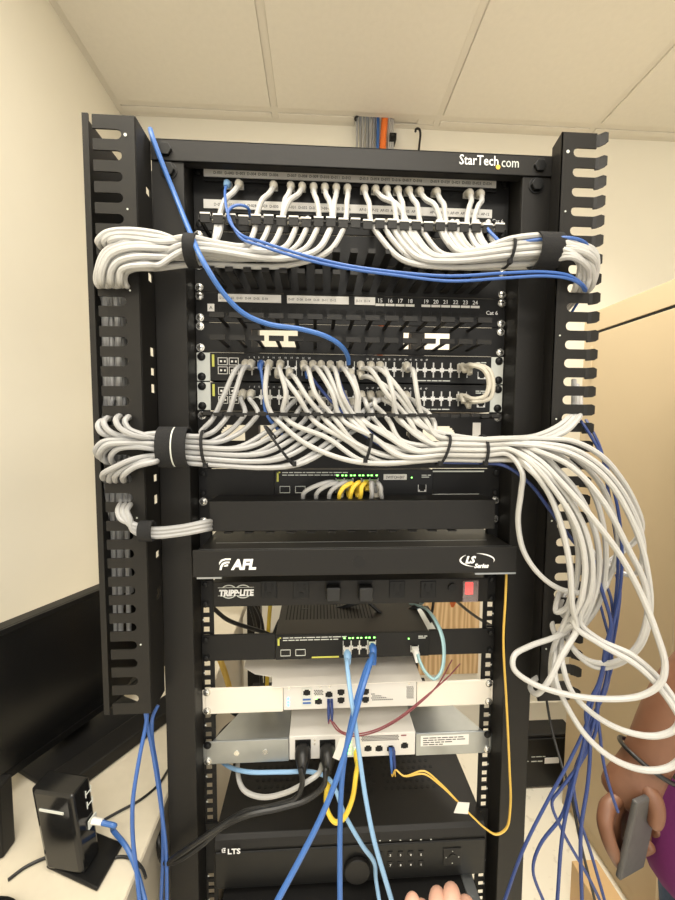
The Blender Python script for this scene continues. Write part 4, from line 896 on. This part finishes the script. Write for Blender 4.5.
# teal flat cable
c = cable([(104, -26, -428), P(420, 662, -34), P(426, 673, -40), P(434, 679, -44), P(441, 672, -44), P(444, 655, -40), P(442, 636, -34), P(434, 618, -10), P(420, 606, 60), P(400, 604, 120), P(388, 598, 170)], 4.2, 'teal', 'pale teal cable looping from the console port of the lower switch', flat=.55); plug(c, 104, -9, -429, 'label', s=.9)
for i in range(3): cable([P(384 + i * 3, 598, 120), P(392, 608, 110 + 8 * i), P(405 + i * 3, 613, 108), P(418, 607, 112), P(424 + 2 * i, 597, 130)], 3.6, 'teal', '%s teal cable loop behind the power strip' % ('front', 'middle', 'rear')[i], group='teal loops behind the power strip', flat=.6)
for i, (pp_, lab) in enumerate((([(212, 607, 30), (228, 620, 60), (250, 628, 90), (268, 634, 110), (276, 640, 120)], 'thin black cord sagging behind the left rail under the power strip'),
    ([(274, 634, 60), (282, 618, 70), (300, 611, 76), (330, 610, 80), (360, 602, 80)], 'black cord arching over the vented lid of the lower switch'),
    ([(366, 600, 60), (380, 612, 60), (392, 620, 64), (405, 612, 70), (420, 606, 70), (432, 622, 50)], 'black cord bending over the lower switch lid at the right'),
    ([(452, 596, 200), (462, 606, 240), (478, 618, 280), (492, 626, 300)], 'black cord curving across the plywood at the right'),
    ([(434, 597, 240), (432, 612, 250), (428, 628, 260)], 'short black cord hanging in front of the plywood'),
    ([(246, 597, 180), (252, 612, 180), (258, 640, 180), (262, 690, 160)], 'left of two black cords standing behind the left gap'),
    ([(250, 597, 190), (260, 615, 200), (264, 640, 210), (266, 700, 200)], 'right of two black cords standing behind the left gap'))):
    cable([P(*a) for a in pp_], 3.6, 'cord', lab, name='power_cable', cat='power cable')
cable([P(271, 598, 120), P(269, 620, 122), P(268, 640, 124), P(267, 690, 130)], 4, 'yellow', 'yellow cable standing beside the vented lid of the lower switch')
for i, pts in enumerate(([(216, 740, 60), (226, 728, 50), (240, 718, 50), (262, 706, 70), (275, 690, 110)], [(222, 745, 90), (236, 730, 80), (252, 712, 90), (262, 695, 120)], [(210, 720, 120), (222, 708, 110), (238, 715, 100), (254, 720, 90), (266, 712, 100)])):
    cable([P(*a) for a in pts], 3.8, 'cord', '%s black cord tangled behind the cream left ear' % ('lowest', 'middle', 'sagging')[i], name='power_cable', cat='power cable', group='black cords behind the left ear')
cable([P(270, 700, 90), P(262, 712, 86), P(254, 716, 84), P(247, 706, 90), P(244, 690, 110)], 3.4, 'fibre', 'short yellow cable tangled behind the cream left ear')
cable([P(217, 652, 150), P(224, 670, 150), P(230, 690, 150), P(240, 720, 160)], 6, 'fibre', 'tan strap-like cable in the gap left of the paper sheet')
# fibre jumpers
x, z = at_front(330, 701, -4)
for i in range(2):
    dx = (-2.6, 2.6)[i]
    tail = [P(333, 722, -30), P(341, 731, -34), P(352, 734, -38), P(372, 731, -40), P(395, 720, -40), P(425, 697, -40), P(446, 679, -30), P(460, 664, 10)] if i else [P(330, 720, -28), P(337, 730, -32), P(350, 736, -36), P(372, 733, -38), (P(395, 722, -38)), P(420, 703, -38), P(437, 686, -30), P(452, 660, 20)]
    c = cable([(x + dx, -20, z - 12), (x + dx, -24, z - 22)] + tail, 1.1, 'red', ['maroon fibre jumper swinging right in front of the white appliances, upper strand', 'maroon fibre jumper swinging right in front of the white appliances, lower strand'][i], group='maroon fibre jumpers', n=6)
    MB().box(x + dx - 2.2, x + dx + 2.2, -14, -4, z - 4, z + 4).tube([(x + dx, -12, z), (x + dx, -20, z - 8), (x + dx, -24, z - 20)], [2.4, 2.6, 1.6], 8).build('connector', 'navy', c)
x, z = at_front(391.5, 750, -4)
for i in range(2):
    dx = (-2.6, 2.6)[i]
    a = [P(396, 770, -34), P(404, 776, -40), P(424, 771 + 3 * i, -46), P(440, 783 + 2 * i, -52), P(462, 806, -58)]
    bq = [P(472, 816, -60), P(485, 828, -62), P(496, 834, -64), P(506, 828, -64), P(510, 806, -62), P(509, 765, -60), P(506, 700, -58), P(503, 640, -58), P(505, 600, -58), P(506, 573, -50)]
    c = cable([(x + dx, -16, z - 12), (x + dx, -24, z - 26)] + a + [q + np.array([0, -2.0 * i, 1.2 * i]) for q in bq], 1.25, 'fibre', ['yellow fibre jumper from the white rack appliance running up the right post, inner strand', 'yellow fibre jumper from the white rack appliance running up the right post, outer strand'][i], group='yellow fibre jumpers', n=6)
    MB().box(x + dx - 2.3, x + dx + 2.3, -13, -4, z - 5, z + 5).tube([(x + dx, -10, z - 2), (x + dx, -17, z - 12), (x + dx, -22, z - 24)], [2.4, 2.5, 1.5], 8).build('connector', 'blue' if i == 0 else 'navy', c)
q = P(462, 808, -60); mb = MB(); mb.hexa([(q[0] - 13, -61.5, q[2] - 6), (q[0] + 9, -61.5, q[2] - 9), (q[0] + 9, -60.5, q[2] - 9), (q[0] - 13, -60.5, q[2] - 6)], [(q[0] - 7, -61.5, q[2] + 11), (q[0] + 11, -61.5, q[2] + 9), (q[0] + 11, -60.5, q[2] + 9), (q[0] - 7, -60.5, q[2] + 11)]); tag(mb.build('tag', 'qr'), 'small white tag on the yellow fibre in front of the recorder lid', 'tag')
mb = MB(); q = P(342, 746, -60); mb.hexa([(q[0] - 14, -60, q[2] - 18), (q[0] - 4, -60, q[2] - 23), (q[0] - 4, -59, q[2] - 23), (q[0] - 14, -59, q[2] - 18)], [(q[0] - 2, -60, q[2] + 14), (q[0] + 8, -60, q[2] + 12), (q[0] + 8, -59, q[2] + 12), (q[0] - 2, -59, q[2] + 14)]); tag(mb.build('tag', 'label'), 'white paper tag tied beside the blue cables on the rack appliance', 'tag')
q = P(453, 603, 250); MB()
tag(MB().poly([(q[0] - 12, q[2] + 14), (q[0] + 12, q[2] + 14), (q[0] + 2, q[2] - 10), (q[0] - 4, q[2] - 10)], 'y', 249, 251).build('tag', 'orange'), 'small orange tag hanging behind the power strip at the right', 'tag')
# ================================================================== DESK SIDE, left
DZ = CAM[2] - 620
dk = thing('desk', 'pale laminate desk at the left of the rack', 'desk', (-555, -60, FLOOR))
B('top', 'desk', dk, (-795, -306, -420, 700, DZ - 26, DZ), bevel=3)
B('edge_band', 'deskedge', dk, (-306, -304.5, -418, 698, DZ - 25, DZ - 2))
for x_ in (-780, -330): B('panel_leg', 'deskedge', dk, (x_, x_ + 20, -380, 660, FLOOR, DZ - 26))
mo = thing('monitor', 'black flat monitor standing on the desk at the left', 'monitor', (-600, 240, DZ))
# monitor plane leans along the left wall; corners follow the photo at their own depth
A0, A1 = np.array([-572.0, 12.0]), np.array([-475.0, 212.0])
dv_ = (A1 - A0) / np.linalg.norm(A1 - A0); nv = np.array([dv_[1], -dv_[0]])
def mq(s_, o_, z_): p = A0 + dv_ * s_ + nv * o_; return (p[0], p[1], z_)
L_ = 420.0
def slab(mb, s0, s1, o0, o1, z0, z1): mb.hexa([mq(s0, o0, z0), mq(s1, o0, z0), mq(s1, o1, z0), mq(s0, o1, z0)], [mq(s0, o0, z1), mq(s1, o0, z1), mq(s1, o1, z1), mq(s0, o1, z1)]); return mb
ZT, ZB = P(8, 634, A0[1])[2], P(8, 785, A0[1])[2]
slab(MB(), -150, L_, -32, -4, ZB, ZT).build('back_shell', 'plastic', mo, bevel=3)
mb = MB(); slab(mb, -150, L_, -4, 0, ZT - 9, ZT); slab(mb, -150, L_, -4, 0, ZB, ZB + 13); slab(mb, L_ - 9, L_, -4, 0, ZB + 13, ZT - 9); slab(mb, -150, -141, -4, 0, ZB + 13, ZT - 9); mb.build('bezel', 'plastic', mo)
slab(MB(), -141, L_ - 9, -4, -2, ZB + 13, ZT - 9).build('screen', 'screen', mo)
slab(MB(), 110, 170, -60, -34, DZ + 8, ZT - 90).build('stand_neck', 'plastic', mo, bevel=4)
slab(MB(), 40, 240, -110, 60, DZ + .5, DZ + 9).build('stand_base', 'flat', mo, bevel=3)
A0b = A0
# long low black bar on the desk in front of the monitor
mb = MB(); e0, e1 = np.array([-470.0, 10.0]), np.array([-350.0, 190.0]); w_ = np.array([-.83, .55]) * 48
mb.hexa([(*e0, DZ + 1), (*e1, DZ + 1), (*(e1 + w_), DZ + 1), (*(e0 + w_), DZ + 1)], [(*e0, DZ + 26), (*e1, DZ + 26), (*(e1 + w_), DZ + 26), (*(e0 + w_), DZ + 26)])
o = mb.build('sound_bar', 'black', bevel=3); tag(o, 'long low black bar lying on the desk behind the black router', 'sound bar')
p_ = P(6, 890, -60)
pc = thing('desktop_computer', 'black upright casing at the far left edge of the desk', 'computer', (-580, -60, DZ)); B('case', 'flat', pc, (-660, -502, -72, -48, DZ + 1, DZ + 108), bevel=3); B('front_grille', 'plastic', pc, (-650, -512, -75, -72, DZ + 14, DZ + 96), bevel=1)
mp_ = MB(); c0 = (-462, -168); mp_.poly([(c0[0] + 50 * math.cos(a * math.pi / 16), c0[1] + 46 * math.sin(a * math.pi / 16)) for a in range(32)], 'z', DZ + .5, DZ + 14)
o = mp_.build('hub', 'plastic', bevel=4); tag(o, 'black rounded device at the bottom left corner of the desk', 'device'); B('top_label', 'label', o, (c0[0] - 22, c0[0] + 2, c0[1] + 6, c0[1] + 26, DZ + 14, DZ + 14.5))
# router
rt = thing('router', 'upright glossy black router on a square foot plate on the desk', 'router', (-390, -70, DZ))
r1, r2, r3 = np.array(P(48, 870, 0)), None, None
def on_desk(u, v, z=DZ):
    d = (u - 337.5) / FPX * Rv + (450 - v) / FPX * Uv + Fv; return CAM + d * ((z - CAM[2]) / d[2])
f0, f1, f2 = on_desk(46, 869), on_desk(97, 893), on_desk(123, 846); f3 = f0 + f2 - f1
mb = MB(); mb.hexa([(*p[:2], DZ + .5) for p in (f0, f1, f2, f3)], [(*(p[:2]), DZ + 6) for p in (f0, f1, f2, f3)]); mb.build('foot_plate', 'plastic', rt, bevel=2)
b0, b1, b2 = on_desk(44, 868, DZ + 6), on_desk(84, 876, DZ + 6), on_desk(100, 851, DZ + 6)
t0 = on_desk(35, 787, 0); HT = 119
def shift(p, k): return np.array([p[0], p[1], DZ + k])
b0, b1, b2 = [np.array([p[0], p[1]]) for p in (b0, b1, b2)]; b3 = b0 + b2 - b1
prof = [b0 + (b1 - b0) * .12, b0 + (b1 - b0) * .88, b1 + (b2 - b1) * .06, b2, b3, b0 + (b3 - b0) * .1]
cen = sum(prof) / 6; lean = np.array([-15.0, 3.0])
n6 = len(prof); mb = MB()
mb.add([(*p, DZ + 6) for p in prof] + [(*(cen + (p - cen) * 1.06 + lean), DZ + HT) for p in prof], [tuple(range(n6)), tuple(range(2 * n6 - 1, n6 - 1, -1))] + [(i, (i + 1) % n6, n6 + (i + 1) % n6, n6 + i) for i in range(n6)])
mb.build('body', 'gloss', rt, bevel=3)
sd = (b2 - b1) / np.linalg.norm(b2 - b1); sn = np.array([sd[1], -sd[0]])
for k_, zz in enumerate((100, 84)):
    p = (b1 + sd * 20 - cen) * (1 + .06 * zz / HT) + cen + lean * (zz - 6) / (HT - 6) + sn * .3; mb = MB()
    for q_ in (0, 9): mb.tube([(*(p + sd * q_), DZ + zz + 6), (*(p + sd * q_), DZ + zz - 4)], .8, 6)
    mb.tube([(*p, DZ + zz), (*(p + sd * 9), DZ + zz)], .8, 6); mb.build('port_mark', 'ear', rt)
p = b1 + sd * 16 + lean * .44 + sn * 1.2; mb = MB(); mb.hexa([(*(p), DZ + 54), (*(p + sd * 14), DZ + 54), (*(p + sd * 14 + sn * 2), DZ + 54), (*(p + sn * 2), DZ + 54)], [(*(p), DZ + 66), (*(p + sd * 14), DZ + 66), (*(p + sd * 14 + sn * 2), DZ + 66), (*(p + sn * 2), DZ + 66)]); mb.build('port', 'ear', rt)
mb = MB(); a_ = b0 + (b1 - b0) * .15 + lean * .7; b_ = b0 + (b1 - b0) * .75 + lean * .7; nn_ = np.array([b1[1] - b0[1], -(b1[0] - b0[0])]); nn_ = nn_ / np.linalg.norm(nn_) * 1.6
mb.hexa([(*(a_ + nn_ * .2), DZ + 92), (*(b_ + nn_ * .2), DZ + 92), (*(b_ + nn_ * 1.1), DZ + 92), (*(a_ + nn_ * 1.1), DZ + 92)], [(*(a_ + nn_ * .2), DZ + 95), (*(b_ + nn_ * .2), DZ + 95), (*(b_ + nn_ * 1.1), DZ + 95), (*(a_ + nn_ * 1.1), DZ + 95)]); mb.build('logo', 'ear', rt)
pr_ = np.array([*(p + sd * 7 + sn * 4), DZ + 60]); pe = np.array([*(p + sd * 7 + sn * 34), DZ + 56])
c = cable([pr_, pr_ * .4 + pe * .6, pe, P(113, 830, -58), P(127, 848, -76), P(137, 872, -94), P(146, 905, -116)], 3.2, 'brightblue', 'blue cable plugged into the side of the black router'); MB().tube([pr_ - [*(sn * 3), 0], pr_ + [*(sn * 12), -1]], [4.5, 4], 8).build('plug', 'label', c)
for i, pts in enumerate(([(146, 700, -60), (147, 716, -66), (139, 760, -88), (133, 800, -100), (133, 840, -104), (137, 875, -112), (140, 905, -122)], [(158, 705, -48), (153, 716, -54), (152, 735, -54), (158, 775, -50), (162, 810, -48), (163, 850, -50), (161, 905, -55)], [(142, 690, -60), (147, 722, -66), (154, 760, -58), (160, 800, -54), (166, 850, -56), (167, 905, -60)])):
    cable([P(*a) for a in pts], 2.7, 'blue', ['leftmost blue cable hanging below the left comb', 'middle blue cable hanging below the left comb beside the post', 'rightmost blue cable hanging below the left comb beside the post'][i], group='blue cables hanging below the left comb')
def desk_cord(pts, r_, lab):
    cable([on_desk(u, v, DZ + r_ + .4) for u, v in pts], r_, 'cord', lab, name='power_cable', cat='power cable')
desk_cord([(8, 880), (24, 868), (40, 860), (48, 857)], 2.2, 'black cord lying on the desk left of the router')
desk_cord([(100, 822), (118, 812), (140, 800), (158, 785), (168, 770)], 2.0, 'black cord lying on the desk behind the router')
desk_cord([(104, 862), (118, 857), (132, 859), (142, 868), (146, 878)], 2.0, 'black cord curving over the desk edge right of the router')
# ================================================================== PERSON at right
def skin(name, joints, edges, mt, parent=None, sub=2, root=0, origin=None):
    """continuous skinned figure: joints = [((x,y,z) mm, radius mm or (rx, ry))]"""
    me = bpy.data.meshes.new(name); o0 = np.array(parent['_o']) if parent is not None else np.array(origin if origin is not None else joints[root][0], float)
    me.from_pydata([tuple((np.array(j[0], float) - o0) / 1000) for j in joints], edges, [])
    o = bpy.data.objects.new(name, me); COL.objects.link(o)
    o.modifiers.new('skin', 'SKIN').use_smooth_shade = True
    for i, j in enumerate(joints):
        r_ = j[1] if hasattr(j[1], '__len__') else (j[1], j[1])
        me.skin_vertices[0].data[i].radius = (r_[0] / 1000, r_[1] / 1000)
    me.skin_vertices[0].data[root].use_root = True
    s_ = o.modifiers.new('sub', 'SUBSURF'); s_.levels = sub; s_.render_levels = sub
    bpy.context.view_layer.update()
    m2 = bpy.data.meshes.new_from_object(o.evaluated_get(bpy.context.evaluated_depsgraph_get()))
    bpy.data.objects.remove(o); m2.materials.clear(); m2.materials.append(M[mt])
    m2.polygons.foreach_set('use_smooth', [True] * len(m2.polygons)); m2.name = name
    o = bpy.data.objects.new(name, m2); COL.objects.link(o); o['_o'] = [float(c_) for c_ in o0]
    if parent is not None: o.parent = parent
    else: o.location = W(o0)
    return o
ps_ = thing('person', 'person in a purple shirt and jeans at the right edge, holding a grey phone', 'person', (600, -60, FLOOR))
J = []; E_ = []
def jn(p, r_, par=None):
    J.append((tuple(p), r_)); k_ = len(J) - 1
    if par is not None: E_.append((par, k_))
    return k_
HX = 640.0
pel = jn((HX, -58, -560), 66); sp1 = jn((HX + 85, -45, -300), 66, pel); ch = jn((HX + 105, -40, -40), 78, sp1); nk = jn((HX + 140, -40, 120), 50, ch); n2 = jn((HX + 150, -40, 180), 48, nk); hd = jn((HX + 158, -40, 255), 74, n2); h2 = jn((HX + 155, -40, 330), 66, hd)
for s in (-1, 1):
    hip = jn((HX - 20, -65 + s * 75, -680), 62, pel); kn = jn((HX + 15, -65 + s * 80, -980), 46, hip); an = jn((HX + 65, -65 + s * 82, -1300), 36, kn); jn((HX - 10, -65 + s * 86, -1360), 28, an)
fs_ = jn((HX + 97, 118, 70), 42, ch); fe_ = jn((HX + 120, 150, -200), 38, fs_); fw = jn((HX + 150, 130, -420), 27, fe_); jn((HX + 140, 125, -490), 27, fw)
sh = jn((HX + 88, -160, 60), 42, ch); ua = jn((HX + 40, -150, -100), 44, sh); el = jn(P(782, 598, -95), 40, ua); fa = jn(P(722, 650, -85), 40, el); f_ = jn(P(677, 703, -78), (42, 40), fa); f2_ = jn(P(655, 742, -75), (34, 34), f_); wr = jn(P(644, 766, -76), (32, 28), f2_)
pm = jn(P(631, 786, -80), (38, 24), wr); kn_ = jn(P(621, 808, -84), (40, 19), pm)
skin('body', J, E_, 'skin', ps_, 2)
def chain(pts, rs):
    for p, r_ in zip(pts, rs): J2.append((tuple(p), r_)); E2.append((len(J2) - 2, len(J2) - 1))
FING = [([P(607, 806, -88), P(604, 824, -100), P(610, 845, -108), P(618, 861, -104), P(625, 872, -98)], [12, 11, 10, 9, 7.2]),
        ([P(612, 812, -84), P(613, 836, -84), P(624, 856, -80), P(638, 860, -84)], [12, 11, 10, 8]),
        ([P(620, 812, -68), P(626, 838, -64), P(642, 850, -64), P(653, 845, -74)], [12, 11, 10, 8]),
        ([P(630, 808, -54), P(640, 830, -50), P(654, 838, -54), P(660, 830, -68)], [11, 10, 9, 7.5]),
        ([P(648, 790, -98), P(656, 803, -108), P(657, 818, -113), P(653, 830, -114)], [15, 13, 11, 9])]
for i, (pts, rs) in enumerate(FING):
    J2 = [(tuple(P(624, 794, -80) if i < 4 else P(642, 782, -84)), 10)]; E2 = []
    chain(pts, rs); skin('thumb' if i == 4 else 'finger', J2, E2, 'skin', ps_, 2)
ax = np.array(P(630, 786, -80)) - np.array(P(678, 703, -78)); ax /= np.linalg.norm(ax)
e1_ = np.cross(ax, [0, 1, 0]); e1_ /= np.linalg.norm(e1_); e2_ = np.cross(ax, e1_)
q = np.array(P(648, 760, -76)); MB().tube([q + (39 * math.cos(a) * e1_ + 37 * math.sin(a) * e2_) for a in np.linspace(0, 2 * math.pi, 25)[:-1]], 3.4, 8, closed=True).build('bracelet', 'cord', ps_, smooth=True)
skin('shirt', [((HX - 98, -86, -835), 108), ((HX + 42, -50, -430), 104), ((HX + 92, -45, -250), 100), ((HX + 104, -40, -60), 122), ((HX + 130, -40, 70), 72), ((HX + 87, -163, 66), 66), ((HX + 66, -156, -30), 62), ((HX + 95, 123, 75), 58), ((HX + 112, 142, -60), 52)], [(0, 1), (1, 2), (2, 3), (3, 4), (3, 5), (5, 6), (3, 7), (7, 8)], 'purple', ps_, 2, root=3)
skin('jeans', [((HX - 76, -88, -870), 96), ((HX - 50, -152, -920), 78), ((HX + 10, -150, -1040), 66), ((HX + 65, -147, -1290), 50), ((HX + 14, -12, -910), 74), ((HX + 35, 5, -1040), 64), ((HX + 65, 17, -1290), 50)], [(0, 1), (1, 2), (2, 3), (0, 4), (4, 5), (5, 6)], 'denim', ps_, 2)
hx_ = HX + 158
MB().ball((hx_ + 14, -40, 325), (80, 76, 76), 16, 10).build('hair', 'hair', ps_, smooth=True)
MB().tube([(hx_ - 70, -40, 285), (hx_ - 82, -40, 262), (hx_ - 72, -40, 255)], [9, 14, 11], 8).build('nose', 'skin', ps_, smooth=True)
MB().ball((hx_ - 62, -66, 292), (7, 11, 8)).ball((hx_ - 62, -14, 292), (7, 11, 8)).build('eyes', 'label', ps_, smooth=True)
MB().ball((hx_ - 66, -40, 228), (9, 24, 7)).build('mouth', 'red', ps_, smooth=True)
MB().ball((hx_, -118, 272), (18, 9, 30)).ball((hx_, 38, 272), (18, 9, 30)).build('ears', 'skin', ps_, smooth=True)
for s in (-1, 1): MB().ball((HX + 10, -65 + s * 84, -1358), (95, 42, 27)).build('shoe', 'cord', ps_, smooth=True)
# phone
c_ = np.array(P(638, 834, -106)); up_ = np.array(P(648, 786, -100)) - np.array(P(628, 876, -100)); up_ /= np.linalg.norm(up_); ac = np.array([.90, .32, .1]); ac = ac - up_ * ac.dot(up_); ac /= np.linalg.norm(ac); th_ = np.cross(up_, ac)
mb = MB()
def ph(a, b, c3): return tuple(c_ + ac * a + up_ * b + th_ * c3)
mb.hexa([ph(-30, -60, -4), ph(30, -60, -4), ph(30, -60, 4), ph(-30, -60, 4)], [ph(-30, 60, -4), ph(30, 60, -4), ph(30, 60, 4), ph(-30, 60, 4)])
o = mb.build('phone', 'phone', bevel=3); tag(o, 'grey phone in a worn case held in the hand at lower right', 'phone')
# second person: only the hand at the bottom edge
hp = thing('person', 'bare hand reaching in at the bottom edge in front of the recorder', 'person', P(440, 994, -230))
J = []; E_ = []
w0 = jn(P(440, 1060, -250), 26); w1 = jn(P(440, 990, -235), (28, 22), w0); w2 = jn(P(441, 935, -220), (32, 18), w1); w3 = jn(P(442, 910, -214), (30, 15), w2)
skin('hand', J, E_, 'skin2', hp, 2, root=1)
for i, (u0_, u1_, vv) in enumerate(((424, 422, 906), (437, 438, 893), (452, 452, 889), (464, 467, 902))):
    skin('finger', [(tuple(P(436 + i * 4, 930, -218)), 11), (tuple(P(u0_, vv + 12, -214)), 10.5), (tuple(P(u1_, vv + 2, -204)), 10), (tuple(P(u1_, vv + 8, -184)), 9), (tuple(P(u1_, vv + 22, -180)), 7)], [(0, 1), (1, 2), (2, 3), (3, 4)], 'skin2', hp, 2)
skin('thumb', [(tuple(P(428, 960, -228)), 13), (tuple(P(412, 928, -226)), 11), (tuple(P(410, 904, -218)), 9.5), (tuple(P(417, 893, -210)), 7.5)], [(0, 1), (1, 2), (2, 3)], 'skin2', hp, 2)
for o in bpy.data.objects:
    if '_o' in o: del o['_o']
